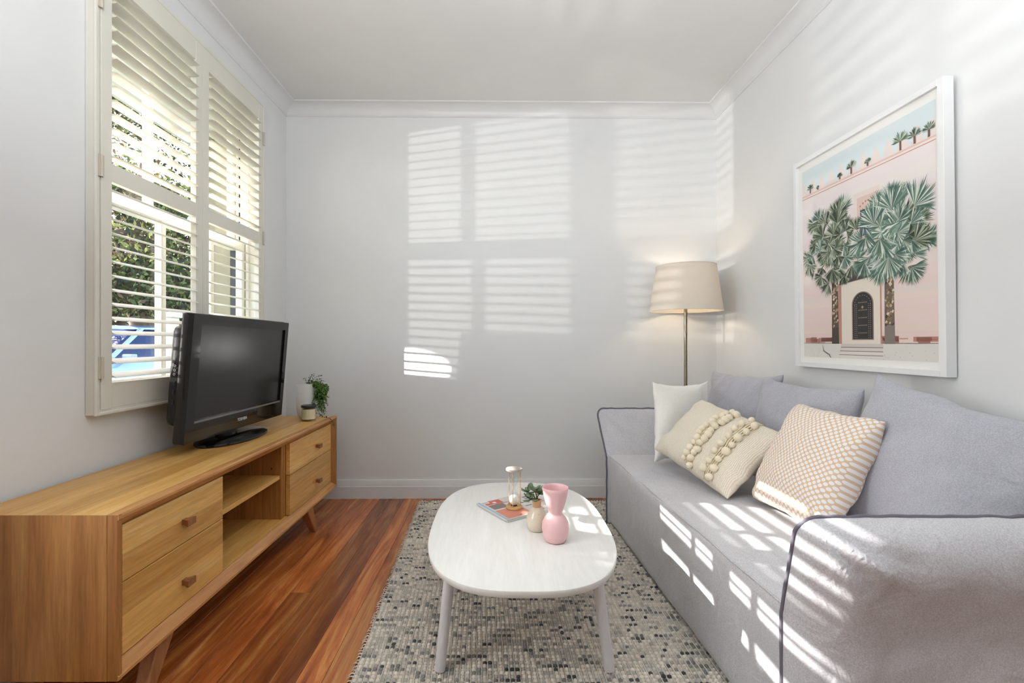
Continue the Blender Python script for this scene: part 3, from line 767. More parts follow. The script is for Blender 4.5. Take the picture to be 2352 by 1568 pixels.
# bezel ring
bm = bmesh.new()
for a in ((0, SA0, 0, TVH), (SA1, TVW, 0, TVH), (SA0, SA1, 0.0, SB0), (SA0, SA1, SB1, TVH)):
    q = bmesh.new(); box(q, a[0], a[1], a[2], a[3], -0.030, 0.0, 0.0)
    me_ = bpy.data.meshes.new('x'); q.to_mesh(me_); q.free(); bm.from_mesh(me_); bpy.data.meshes.remove(me_)
bmesh.ops.remove_doubles(bm, verts=bm.verts, dist=1e-5)
for v in bm.verts:
    a, b, c = v.co
    if abs(b) < 1e-4 and c > -0.01: pass
    v.co = tp(a, b, c)
bmesh.ops.recalc_face_normals(bm, faces=bm.faces[:])
bz = obj('bezel', bm, 'tv_gloss', TV)
bm = tv_rect(-0.002, TVW + 0.002, -0.003, TVH + 0.003, -0.052, -0.0165, 0.012, 3); obj('casing', bm, 'tv_side', TV, smooth='auto')
bm = tv_rect(0.03, TVW - 0.03, 0.06, TVH - 0.05, -0.115, -0.04, 0.03, 3); obj('rear_shell', bm, 'tv_side', TV, smooth='auto')
obj('screen', tv_rect(SA0 - 0.004, SA1 + 0.004, SB0 - 0.004, SB1 + 0.004, -0.016, -0.0085), 'tv_screen', TV)
obj('trim_strip', tv_rect(SA0, SA1, SB0 - 0.010, SB0 - 0.001, -0.006, 0.0006), 'bezel_line', TV)
bm = bmesh.new(); pts = []
for k in range(17):
    b = 0.08 + 0.28 * k / 16; pts.append(tp(-0.002, b, -0.050 - 0.030 * sin(pi * k / 16) ** 0.6))
# connector bay on the near edge
bm = bmesh.new(); L0 = [bm.verts.new(tp(0.002, 0.08 + 0.28 * k / 16, -0.045)) for k in range(17)]; L1 = [bm.verts.new(p + e1 * 0.003) for p in pts]
M0 = [bm.verts.new(tp(0.035, 0.08 + 0.28 * k / 16, -0.045)) for k in range(17)]; M1 = [bm.verts.new(p + e1 * 0.037) for p in pts]
for k in range(16):
    bm.faces.new((L0[k], L0[k + 1], L1[k + 1], L1[k])); bm.faces.new((L1[k], L1[k + 1], M1[k + 1], M1[k])); bm.faces.new((M0[k], M0[k + 1], M1[k + 1], M1[k])); bm.faces.new((L0[k], L0[k + 1], M0[k + 1], M0[k]))
bmesh.ops.recalc_face_normals(bm, faces=bm.faces[:]); bay = obj('connector_bay', bm, 'tv_socket', TV)
for k, b in enumerate((0.315, 0.298, 0.281)):
    bm = bmesh.new(); lathe(bm, [(0.0025, 0), (0.0055, 0), (0.0055, 0.004), (0.0025, 0.004)], n=12, closed=True)
    Mx = Matrix((e3, e2, -e1)).transposed(); bmesh.ops.rotate(bm, verts=bm.verts, matrix=Mx); bmesh.ops.translate(bm, verts=bm.verts, vec=tp(0.001, b, -0.060)); obj('av_socket', bm, 'silver', bay)
for b in (0.235, 0.200, 0.160): obj('port', tv_rect(-0.0015, 0.003, b, b + 0.018, -0.064, -0.056), 'tv_side', bay)
bm = tv_rect(0.004, TVW - 0.004, 0.006, TVH - 0.004, -0.0175, -0.0155); obj('edge_line', bm, 'silver', TV)
# stand
def oval(bm, cx, cy, z, rings, n=48, ang=0.0):
    R = []
    for a, b, dz in rings:
        if a < 1e-6: R.append([bm.verts.new((cx, cy, z + dz))])
        else: R.append([bm.verts.new((cx + b * cos(2 * pi * i / n) * cos(ang) - a * sin(2 * pi * i / n) * sin(ang) * -1, cy + a * sin(2 * pi * i / n) * cos(ang) + b * cos(2 * pi * i / n) * -sin(ang), z + dz)) for i in range(n)])
    for A_, B_ in zip(R, R[1:]):
        for i in range(n):
            j = (i + 1) % n
            if len(B_) == 1: bm.faces.new((A_[i], A_[j], B_[0]))
            elif len(A_) == 1: bm.faces.new((A_[0], B_[i], B_[j]))
            else: bm.faces.new((A_[i], A_[j], B_[j], B_[i]))
    bmesh.ops.recalc_face_normals(bm, faces=bm.faces[:]); return bm
bm = oval(bmesh.new(), -1.278, 2.235, UZ1 + 0.0008, [(0, 0, 0), (0.228, 0.118, 0), (0.232, 0.122, 0.004), (0.230, 0.120, 0.012), (0.205, 0.100, 0.020), (0.10, 0.05, 0.026), (0, 0, 0.027)])
obj('stand_base', bm, 'tv_gloss', TV, smooth='auto')
bm = oval(bmesh.new(), -1.312, 2.235, UZ1 + 0.020, [(0.066, 0.040, 0), (0.066, 0.040, 0.022), (0.060, 0.034, 0.026), (0.055, 0.03, 0.027), (0.052, 0.026, 0.062), (0, 0, 0.062)]); obj('stand_neck', bm, 'tv_black', TV, smooth='auto')

def text(s, name, size, m, parent, place, extrude=0.0004):
    cu = bpy.data.curves.new(name, 'FONT'); cu.body = s; cu.size = size; cu.align_x = 'CENTER'; cu.align_y = 'CENTER'; cu.extrude = extrude; cu.offset = size * 0.02
    o = bpy.data.objects.new(name, cu); COL.objects.link(o)
    me = bpy.data.meshes.new_from_object(o.evaluated_get(bpy.context.evaluated_depsgraph_get()))
    bpy.data.objects.remove(o); bpy.data.curves.remove(cu)
    for v in me.vertices: v.co = place(v.co)
    bm = bmesh.new(); bm.from_mesh(me); bpy.data.meshes.remove(me)
    return obj(name, bm, m, parent)
text('TOSHIBA', 'badge', 0.0205, 'logo_silver', TV, lambda c: tp(TVW * 0.50 + c.x * 1.0, 0.042 + c.y, 0.0008 + c.z))

# ------------------------------------------------------------------ plant and candle on the unit
pc = Vector((-1.160, 2.800, UZ1 + 0.0005))
PL = empty('potted_trailing_plant', pc, 'tall white ribbed pot with green trailing plant at the far end of the timber unit', 'potted plant')
ph, prd = 0.212, 0.0555
pr = [(0, 0), (0.026, 0), (0.036, 0.006), (0.047, 0.025), (0.053, 0.05), (prd, 0.08)] + [(prd, 0.08 + (ph - 0.08) * k / 12) for k in range(1, 13)] + [(prd - 0.005, ph), (prd - 0.005, ph - 0.03), (0, ph - 0.03)]
pot = obj('pot', lathe(bmesh.new(), pr, pc, 48), 'pot_white', PL, smooth='auto')
mt = NT('pot_ribbed'); co = mt.coords(); v1 = mt.new('TexWave', wave_type='BANDS', bands_direction='DIAGONAL'); v1.inputs['Scale'].default_value = 55; mt.link(co, v1.inputs[0])
mt.set(Base_Color=lin((234, 233, 230)), Roughness=0.75); mt.bump(v1.outputs['Fac'], 0.25, 0.002); pot.data.materials[0] = mt.m
obj('soil', lathe(bmesh.new(), [(0, ph - 0.028), (prd - 0.006, ph - 0.028), (prd - 0.006, ph - 0.02), (0, ph - 0.018)], pc, 24), 'soil', PL)
rp = random.Random(8)
lm = bmesh.new(); vv = [lm.verts.new(p) for p in ((-0.0028, 0, 0), (0, -0.0065, 0.0012), (0.0028, 0, 0), (0, 0.0065, 0.0012))]; lm.faces.new(vv)
def vine(path, dens, dark, leafs):
    for a, b in zip(path, path[1:]):
        n_ = max(1, int((b - a).length * dens))
        for k in range(n_):
            p = a.lerp(b, (k + rp.random()) / n_)
            d = Vector((rp.gauss(0, 1), rp.gauss(0, 1), rp.gauss(0, 0.7))).normalized()
            s_ = d.orthogonal().normalized(); s_ = s_ * cos(rp.random() * 6) + d.cross(s_) * sin(rp.random() * 6)
            leafs.append((p, d, s_, rp.uniform(0.7, 1.2) * 0.0115, dark))
leafs = []; sb = bmesh.new()
def strand(start, end_z, side, out, dark=False, dens=420):
    path = [Vector(start)]; p = Vector(start)
    top = p + Vector((side * 0.4, out * 0.4, rp.uniform(0.012, 0.03))); path.append(top)
    edge = p + Vector((side, out, rp.uniform(-0.005, 0.012))); path.append(edge)
    q = edge.copy(); n_ = 7
    for k in range(1, n_ + 1):
        q = edge + Vector((rp.gauss(0.004, 0.005) + 0.010 * sin(k), rp.gauss(-0.002, 0.006), (end_z - edge.z) * k / n_)); path.append(q)
    tube(sb, path, 0.0011, 4, caps=False); vine(path, dens, dark, leafs)
for k in range(38):
    ang = rp.uniform(-0.62, 1.0); r0 = rp.uniform(0.01, 0.04)
    st = pc + Vector((r0 * cos(ang), r0 * sin(ang), ph - 0.02))
    ro = prd + rp.uniform(0.006, 0.062)
    strand(st, UZ1 + rp.uniform(0.012, 0.12) if k > 6 else UZ1 + 0.13, ro * cos(ang) - r0 * cos(ang) + 0.006, (ro * sin(ang) - r0 * sin(ang)) * 0.7, False)
for d in ((0.05, -0.02, 0.055), (0.085, 0.0, 0.05), (-0.02, -0.02, 0.035), (0.11, -0.01, 0.015), (0.10, -0.03, 0.03), (0.03, 0.02, 0.06)):
    a = pc + Vector((0.01, 0, ph)); path = [a, a + Vector(d) * 0.5 + Vector((0, 0, 0.012)), a + Vector(d)]
    tube(sb, path, 0.0009, 4, caps=False); vine(path, 200, True, leafs)
path = [pc + Vector((0.085, -0.01, 0.03)), pc + Vector((0.115, -0.012, 0.012)), pc + Vector((0.145, -0.012, 0.006)), Vector((UX1 + 0.010, 2.79, UZ1 - 0.004)), Vector((UX1 + 0.022, 2.80, UZ1 - 0.05))]
tube(sb, path, 0.001, 4, caps=False); vine(path, 330, True, leafs)
obj('stems', sb, 'stem_green', PL)
def leaf_obj(name, lst, cols, parent, mat='attr_colour'):
    V = []; F = []; C = []
    for p, d, s_, L, dark in lst:
        n_ = d.cross(s_); i = len(V)
        V += [p, p + d * L * 0.5 + s_ * L * 0.28 + n_ * L * 0.08, p + d * L, p + d * L * 0.5 - s_ * L * 0.28 + n_ * L * 0.08]
        F += [(i, i + 1, i + 2), (i, i + 2, i + 3)]; c = lin(random.choice(cols)); C += [c, c]
    me = bpy.data.meshes.new(name); me.from_pydata(V, [], F); colour_faces(me, C); me.materials.append(MAT[mat])
    return add_mesh(name, me, parent, 'stuff')
leaf_obj('small_leaves', [l for l in leafs if not l[4]], [(104, 150, 48), (82, 126, 40), (130, 172, 66), (62, 98, 36), (48, 76, 34)], PL)
leaf_obj('sprig_leaves', [l for l in leafs if l[4]], [(52, 70, 44), (70, 92, 50), (42, 56, 40)], PL)

cc = Vector((-1.111, 2.722, UZ1 + 0.0005))
CJ = empty('candle_jar', cc, 'cream candle in clear glass jar with black lid, in front of the white pot', 'candle')
obj('glass_jar', lathe(bmesh.new(), [(0, 0), (0.037, 0), (0.040, 0.003), (0.0405, 0.080), (0.038, 0.080), (0.0375, 0.012), (0, 0.011)], cc, 32), 'jar_glass', CJ, smooth='auto')
obj('wax', lathe(bmesh.new(), [(0, 0.0115), (0.037, 0.0125), (0.037, 0.070), (0, 0.070)], cc, 32), 'wax', CJ, smooth='auto')
obj('lid', lathe(bmesh.new(), [(0, 0.079), (0.036, 0.079), (0.036, 0.0808), (0.043, 0.0808), (0.0435, 0.082), (0.0435, 0.091), (0.042, 0.093), (0, 0.093)], cc, 32), 'lid_black', CJ, smooth='auto')

# ------------------------------------------------------------------ coffee table
TZ = 0.40; tcx, tcy, ta, tb = 0.082, 1.733, 0.323, 0.487
CT = empty('coffee_table', (tcx, tcy, 0.012), 'white washed oak coffee table with rounded rectangular top on four splayed legs', 'coffee table')
def sup(a, n=2.75):
    c, s = cos(a), sin(a); return (abs(c) ** (2 / n) * (1 if c > 0 else -1), abs(s) ** (2 / n) * (1 if s > 0 else -1))
bm = bmesh.new(); R = []
for k, (f, z) in enumerate(((0.955, TZ - 0.024), (0.985, TZ - 0.024), (0.994, TZ - 0.020), (1.0, TZ - 0.006), (0.998, TZ - 0.002), (0.992, TZ))):
    R.append([bm.verts.new((tcx + ta * f * sup(2 * pi * i / 96)[0] if True else 0, tcy + (tb * f) * sup(2 * pi * i / 96)[1], z)) for i in range(96)])
for a, b in zip(R, R[1:]):
    for i in range(96): bm.faces.new((a[i], a[(i + 1) % 96], b[(i + 1) % 96], b[i]))
bm.faces.new(R[0][::-1]); bm.faces.new(R[-1]); bmesh.ops.recalc_face_normals(bm, faces=bm.faces[:])
obj('table_top', bm, 'white_wood', CT, smooth='auto')
for sx, x0, x1 in ((-1, -0.150, -0.185), (1, 0.320, 0.363)):
    for ty_, fy_ in ((1.535, 1.493), (1.93, 1.972)):
        bm = bmesh.new(); tube(bm, [(x0, ty_, TZ - 0.024), (x0 + (x1 - x0) * 0.5, (ty_ + fy_) / 2, TZ / 2), (x1, fy_, 0.0125)], [0.0195, 0.0185, 0.017], 20); obj('leg', bm, 'white_leg', CT, smooth='auto')
for yy in (1.535, 1.93): obj('underframe_rail', bx(-0.15, 0.32, yy - 0.012, yy + 0.012, TZ - 0.060, TZ - 0.026, bev=0.002), 'white_leg', CT)

# magazine
MG = empty('magazine_stack', (0.09, 1.85, TZ), 'two glossy magazines with red and grey cover under the hourglass', 'magazine')
ma = Vector((0.034, 1.7167, 0)); mu_ = Vector((0.835, 0.55, 0)).normalized(); mv_ = Vector((-mu_.y, mu_.x, 0))
def mg(a, b, z): return ma + mu_ * a + mv_ * b + Vector((0, 0, z))
def mgbox(a0, a1, b0, b1, z0, z1, nm, m, dx=0.0):
    bm = bmesh.new(); box(bm, a0, a1, b0, b1, z0, z1, 0.0006, 1)
    for v in bm.verts: v.co = mg(v.co.x, v.co.y, v.co.z)
    return obj(nm, bm, m, MG)
mgbox(0.004, 0.276, -0.002, 0.212, TZ + 0.0006, TZ + 0.0056, 'lower_magazine', 'paper_edge')
mgbox(0.0, 0.275, 0.0, 0.215, TZ + 0.006, TZ + 0.0112, 'upper_magazine', 'paper_edge')
V = []; F = []; C = []; rc = random.Random(2)
def cq(a0, a1, b0, b1, z, c):
    i = len(V); V.extend([mg(a0, b0, z), mg(a1, b0, z), mg(a1, b1, z), mg(a0, b1, z)]); F.append((i, i + 1, i + 2, i + 3)); C.append(lin(c))
z = TZ + 0.01135
cq(0.001, 0.274, 0.001, 0.214, z, (206, 198, 194)); cq(0.001, 0.012, 0.001, 0.214, z + 1e-4, (150, 176, 198))
cq(0.015, 0.13, 0.005, 0.10, z + 1e-4, (204, 132, 112)); cq(0.02, 0.09, 0.11, 0.16, z + 1e-4, (120, 112, 110)); cq(0.02, 0.10, 0.165, 0.205, z + 1e-4, (198, 100, 84))
for k in range(26):
    a = rc.uniform(0.02, 0.24); b = rc.uniform(0.01, 0.19); cq(a, a + rc.uniform(0.008, 0.035), b, b + rc.uniform(0.004, 0.016), z + 2e-4, rc.choice([(214, 182, 110), (180, 84, 70), (226, 220, 214), (84, 78, 80), (170, 150, 146), (220, 190, 178), (120, 132, 140)]))
cq(0.012, 0.045, 0.185, 0.212, z + 3e-4, (238, 238, 236))
for k in range(9): cq(0.015 + k * 0.003, 0.0165 + k * 0.003, 0.188, 0.203, z + 4e-4, (50, 50, 50))
me = bpy.data.meshes.new('cover_print'); me.from_pydata(V, [], F); colour_faces(me, C); me.materials.append(MAT['attr_colour']); add_mesh('cover_print', me, MG)

# hourglass
hc = Vector((0.0675, 1.842, TZ + 0.0122)); HH = 0.158
HG = empty('hourglass', hc, 'small hourglass with wooden ends and white sand, standing on the magazines', 'hourglass')
obj('base_disc', lathe(bmesh.new(), [(0, 0), (0.032, 0), (0.033, 0.001), (0.033, 0.008), (0.032, 0.009), (0, 0.009)], hc, 32), 'pale_wood', HG, smooth='auto')
obj('top_disc', lathe(bmesh.new(), [(0, HH - 0.009), (0.032, HH - 0.009), (0.033, HH - 0.008), (0.033, HH - 0.001), (0.032, HH), (0, HH)], hc, 32), 'grey_lid_wood', HG, smooth='auto')
for k in range(3):
    a = 0.3 + k * 2 * pi / 3; q = hc + Vector((0.026 * cos(a), 0.026 * sin(a), 0)); bm = bmesh.new(); tube(bm, [q + Vector((0, 0, 0.008)), q + Vector((0, 0, HH - 0.008))], 0.0017, 8); obj('post', bm, 'pale_wood', HG, smooth='auto')
gp = [(0.0, 0.0125), (0.012, 0.0135), (0.0195, 0.022), (0.0205, 0.036), (0.017, 0.052), (0.008, 0.068), (0.0028, 0.077), (0.0028, 0.081), (0.008, 0.090), (0.017, 0.106), (0.0205, 0.122), (0.0205, 0.140), (0.018, 0.148), (0, 0.1485)]
obj('glass_bulbs', lathe(bmesh.new(), gp, hc, 28), 'bulb_glass', HG, smooth=True)
obj('sand', lathe(bmesh.new(), [(0, 0.0135), (0.011, 0.0145), (0.0185, 0.023), (0.0195, 0.036), (0.0175, 0.046), (0, 0.053)], hc, 24), 'sand', HG, smooth=True)
obj('rubber_stop', lathe(bmesh.new(), [(0, 0.009), (0.012, 0.009), (0.012, 0.0125), (0, 0.0125)], hc, 20), 'black_rubber', HG, smooth='auto')

# speckled bud vase with succulent
vc = Vector((0.142, 1.655, TZ + 0.0005))
BV = empty('bud_vase', vc, 'small speckled cream bottle vase with tan neck, left of the pink vase', 'vase')
obj('body', lathe(bmesh.new(), [(0, 0), (0.026, 0), (0.031, 0.004), (0.0365, 0.018), (0.038, 0.032), (0.036, 0.048), (0.030, 0.064), (0.0215, 0.078), (0.0165, 0.083), (0.014, 0.083), (0.014, 0.06), (0, 0.05)], vc, 36), 'speckle_glaze', BV, smooth='auto')
obj('neck', lathe(bmesh.new(), [(0.0165, 0.0825), (0.0155, 0.088), (0.0165, 0.107), (0.0155, 0.108), (0.0135, 0.107), (0.0130, 0.0825)], vc, 28, True), 'tan_neck', BV, smooth='auto')
SC = empty('succulent_cutting', vc + Vector((0, 0, 0.09)), 'grey green succulent cutting with plump leaves in the speckled vase', 'plant')
def fleshy(p, d, nrm, L, wd, th=0.004):
    bm = bmesh.new(); d = d.normalized(); s_ = d.cross(nrm).normalized(); n_ = s_.cross(d)
    rows = []
    for t_, wf in ((0.0, 0.22), (0.22, 0.5), (0.5, 0.92), (0.72, 1.0), (0.9, 0.7), (1.0, 0.16)):
        c_ = p + d * L * t_ + n_ * L * 0.22 * t_ * t_
        rows.append([bm.verts.new(c_ - s_ * wd * wf), bm.verts.new(c_ - n_ * th * (wf + 0.1)), bm.verts.new(c_ + s_ * wd * wf), bm.verts.new(c_ + n_ * th * 0.25 * wf)])
    for a, b in zip(rows, rows[1:]):
        for i in range(4): bm.faces.new((a[i], a[(i + 1) % 4], b[(i + 1) % 4], b[i]))
    bm.faces.new(rows[0][::-1]); bm.faces.new(rows[-1]); bmesh.ops.recalc_face_normals(bm, faces=bm.faces[:]); return bm
mt = NT('succulent_skin'); co = mt.coords(rand=True); f = mt.noise(co, 18, 3); mt.link(mt.ramp(f, [(0.3, (82, 106, 76)), (0.55, (112, 136, 100)), (0.75, (150, 146, 128))]), mt.b.inputs['Base Color']); mt.set(Roughness=0.5); MAT['succulent_skin'] = mt.m
rs = random.Random(4); top = vc + Vector((0, 0, 0.105))
heads = [top + Vector((-0.034, -0.014, 0.034)), top + Vector((-0.006, -0.006, 0.036)), top + Vector((0.010, 0.008, 0.020)), top + Vector((-0.024, -0.026, 0.012))]
for hI, hp in enumerate(heads):
    bm = bmesh.new(); tube(bm, [vc + Vector((0, 0, 0.085)), top + (hp - top) * 0.3 + Vector((0, 0, 0.008)), hp], 0.0022, 6); obj('stem', bm, 'stem_green', SC, smooth=True)
    for k in range(8):
        a = k * 2.4 + hI; el = rs.uniform(-0.5, 0.7) if k < 5 else 0.9
        d = Vector((cos(a) * cos(el), sin(a) * cos(el), sin(el)))
        L_ = rs.uniform(0.027, 0.041) * (1 if k < 5 else 0.75)
        obj('leaf', fleshy(hp - d * 0.002, d, Vector((0, 0, 1)) if el < 0.7 else Vector((d.x, d.y, -0.4)), L_, L_ * 0.30), 'succulent_skin', SC, smooth=True)

# pink vase
kc = Vector((0.1965, 1.560, TZ + 0.0005))
PV = empty('pink_vase', kc, 'tall matt pink hourglass shaped vase with round belly and flared mouth', 'vase')
pp = [(0, 0), (0.026, 0), (0.034, 0.004), (0.042, 0.022), (0.0455, 0.044), (0.0440, 0.064), (0.036, 0.080), (0.0255, 0.0905), (0.0225, 0.094), (0.0235, 0.099), (0.031, 0.122), (0.0385, 0.150), (0.0430, 0.172), (0.0440, 0.182), (0.0428, 0.183), (0.0415, 0.176), (0.036, 0.150), (0.028, 0.120), (0.020, 0.098), (0.019, 0.094), (0, 0.088)]
obj('vessel', lathe(bmesh.new(), pp, kc, 48), 'pink_glaze', PV, smooth=True)

# ------------------------------------------------------------------ sofa
SF = empty('sofa', (1.1, 1.95, 0), 'low grey slipcovered sofa with flared arms against the right wall', 'sofa')
SXF = 0.705; SXB = 1.49; NY, FY = 1.13, 2.72; SZ = 0.415
def front_x(y): return 0.712 - (y - 1.15) * 0.042
# seat body: rounded box with soft fabric waves, front edge slightly out of square
def softbox(x0, x1, y0, y1, z0, z1, r, cuts, warp=None):
    bm = bmesh.new(); box(bm, x0, x1, y0, y1, z0, z1)
    for ax, n in zip('XYZ', cuts):
        i = 'XYZ'.index(ax); lo = (x0, y0, z0)[i]; hi = (x1, y1, z1)[i]
        for k in range(1, n):
            co_ = [0, 0, 0]; no = [0, 0, 0]; no[i] = 1
            t_ = k / n; t_ = 0.5 - 0.5 * cos(pi * t_)
            co_[i] = lo + (hi - lo) * t_
            bmesh.ops.bisect_plane(bm, geom=bm.verts[:] + bm.edges[:] + bm.faces[:], plane_co=co_, plane_no=no)
    for v in bm.verts:
        c_ = Vector((min(max(v.co.x, x0 + r), x1 - r), min(max(v.co.y, y0 + r), y1 - r), min(max(v.co.z, z0 + r), z1 - r)))
        d = v.co - c_
        if d.length > 1e-6: v.co = c_ + d.normalized() * r if sum(1 for q in d if abs(q) > 1e-6) > 1 else v.co
        if warp: v.co = warp(v.co)
    bmesh.ops.recalc_face_normals(bm, faces=bm.faces[:])
    return bm
def seatwarp(p):
    q = Vector(p); k = 1 - smoothstep(0.70, 1.1, p.x)
    q.x += (front_x(p.y) - 0.70) * k - 0.012 * k * smoothstep(0.3, 0.0, p.z) * 0
    q.x += k * 0.006 * noise.noise(Vector((p.y * 5, p.z * 9, 1.0)))
    if p.z > 0.38: q.z += 0.006 * noise.noise(Vector((p.x * 6, p.y * 5, 3.0))) + 0.012 * sin(pi * min(1, max(0, (p.y - NY) / (FY - NY)))) * smoothstep(0.72, 0.95, p.x)
    q.x -= k * (0.012 * (1 - p.z / 0.4) - 0.0)* (1 if p.z < 0.4 else 0) * -1
    return q
obj('seat_body', softbox(0.70, SXB, NY, FY, 0.018, SZ, 0.022, (14, 40, 10), seatwarp), 'sofa_fabric', SF, smooth=True)
bm = bmesh.new(); tube(bm, [(front_x(y) + 0.008 + 0.0015 * sin(y * 21), y, SZ - 0.003 + 0.0015 * sin(y * 13)) for y in [NY + 0.02 + k * (FY - NY - 0.04) / 50 for k in range(51)]], 0.0026, 6); obj('front_seam', bm, 'sofa_fabric', SF, smooth=True)
AT = 0.665
def arm(near):
    s = 1 if near else -1
    def yin(z):      # inner face: upright below the seat, flared above it
        f = max(0, z - 0.40) / (AT - 0.40)
        return (1.150 - 0.078 * f) if near else (2.705 + 0.150 * f)
    T = 0.125 if near else 0.095; Rr = 0.13
    def fx(z): return (front_x(1.1) if near else front_x(2.75)) + (-0.004 - (0.012 if near else 0.03) * max(0, z - 0.4) / 0.26)
    NX, NZ = 44, 34
    def dome(d): return sqrt(max(0, 1 - (1 - min(d / Rr, 1)) ** 2))
    def P(u, w):
        u2 = u ** 1.6; z = 0.018 + (AT - 0.018) * (1 - (1 - w) ** 1.6)
        rc_ = 0.05; x0 = fx(z)
        if z > AT - rc_: x0 += rc_ - sqrt(max(0, rc_ ** 2 - (z - (AT - rc_)) ** 2))
        x = x0 + (SXB - x0) * u2; return x, z
    def outer(u, w):
        x, z = P(u, w); dx = x - P(0, w)[0]; dz = AT - z
        h = dome(dx) * dome(dz)
        ang = math.atan2(dz, dx + 1e-4); rad = sqrt(dx * dx + dz * dz)
        pleat = 0.011 * sin(ang * 13) * smoothstep(0.0, 0.05, rad) * (1 - smoothstep(0.10, 0.26, rad))
        wv = 0.008 * noise.noise(Vector((x * 5, z * 6, 2 if near else 7))) + 0.005 * noise.noise(Vector((x * 14, z * 16, 4)))
        return Vector((x, yin(z) - s * (T * h + (pleat + wv) * h), z + 0.003 * noise.noise(Vector((x * 18, 0, 1))) * (1 if dz < 0.01 else 0)))
    def inner(u, w):
        x, z = P(u, w); h = dome(x - P(0, w)[0]) * dome(AT - z)
        dx = x - P(0, w)[0]; dz = AT - z; rad = sqrt(dx * dx + dz * dz)
        pl = 0.006 * sin(math.atan2(dz, dx + 1e-4) * 11 + 1) * smoothstep(0.0, 0.06, rad) * (1 - smoothstep(0.16, 0.34, rad))
        return Vector((x, yin(z) + s * (0.014 * h + 0.006 * h * noise.noise(Vector((x * 8, z * 8, 5))) + pl * h), z))
    bm = bmesh.new(); A_ = grid_surface(bm, NX, NZ, outer); B_ = grid_surface(bm, NX, NZ, inner)
    bmesh.ops.remove_doubles(bm, verts=bm.verts, dist=0.0004)
    bd = [e for e in bm.edges if len(e.link_faces) == 1]; bmesh.ops.holes_fill(bm, edges=bd, sides=0)
    bmesh.ops.recalc_face_normals(bm, faces=bm.faces[:])
    ob = obj('arm', bm, 'sofa_fabric', SF, smooth='auto')
    ob['label'] = 'near arm, with sun stripes on its rounded front' if near else 'far arm beside the back wall'
    rim = [outer(0, k / 40) for k in range(41)] + [outer(k / 40, 1) for k in range(1, 41)]
    rim = [p + Vector((0.0015 * noise.noise(p * 22), s * 0.002, 0.0035 * noise.noise(p * 30 + Vector((3, 0, 0))))) for p in rim]
    bm = bmesh.new(); tube(bm, rim, 0.0052, 8); obj('welt', bm, 'welt_fabric', ob, smooth=True)
arm(True); arm(False)
obj('backrest', softbox(1.44, SXB + 0.005, NY - 0.02, FY + 0.02, 0.40, 0.60, 0.025, (6, 30, 8)), 'sofa_fabric', SF, smooth=True)
for xx in (0.80, 1.42):
    for yy in (1.25, 2.6): obj('foot', bx(xx - 0.025, xx + 0.025, yy - 0.025, yy + 0.025, 0.0075, 0.02), 'black_rubber', SF)

# back cushions
G_ = 'grey back cushions on the sofa'
def cushion(name, label, cat, group, c, u, v, w, h, t_, m, **k):
    o, rim, surf, n = pillow(name, c, u, v, w, h, t_, m, **k); tag(o, label, cat, group); return o, rim, surf, n
cushion('back_cushion', 'grey back cushion nearest the corner, beside the lamp pole', 'cushion', G_, (1.345, 2.585, 0.655), (0.05, -1, 0.03), (0.17, 0, 1), 0.66, 0.50, 0.17, 'grey_cushion', seed=1, pinch=0.09)
cushion('back_cushion', 'middle grey back cushion, directly behind the peach dotted cushion', 'cushion', G_, (1.320, 2.035, 0.652), (0.06, -1, 0.0), (0.20, 0, 1), 0.60, 0.50, 0.17, 'grey_cushion', seed=2, pinch=0.09)
cushion('back_cushion', 'nearest and largest looking grey back cushion, behind the near sofa arm', 'cushion', G_, (1.325, 1.405, 0.650), (0.13, -1, -0.21), (0.20, 0, 1), 0.56, 0.53, 0.22, 'grey_cushion', seed=3, pinch=0.09, wob=0.011)
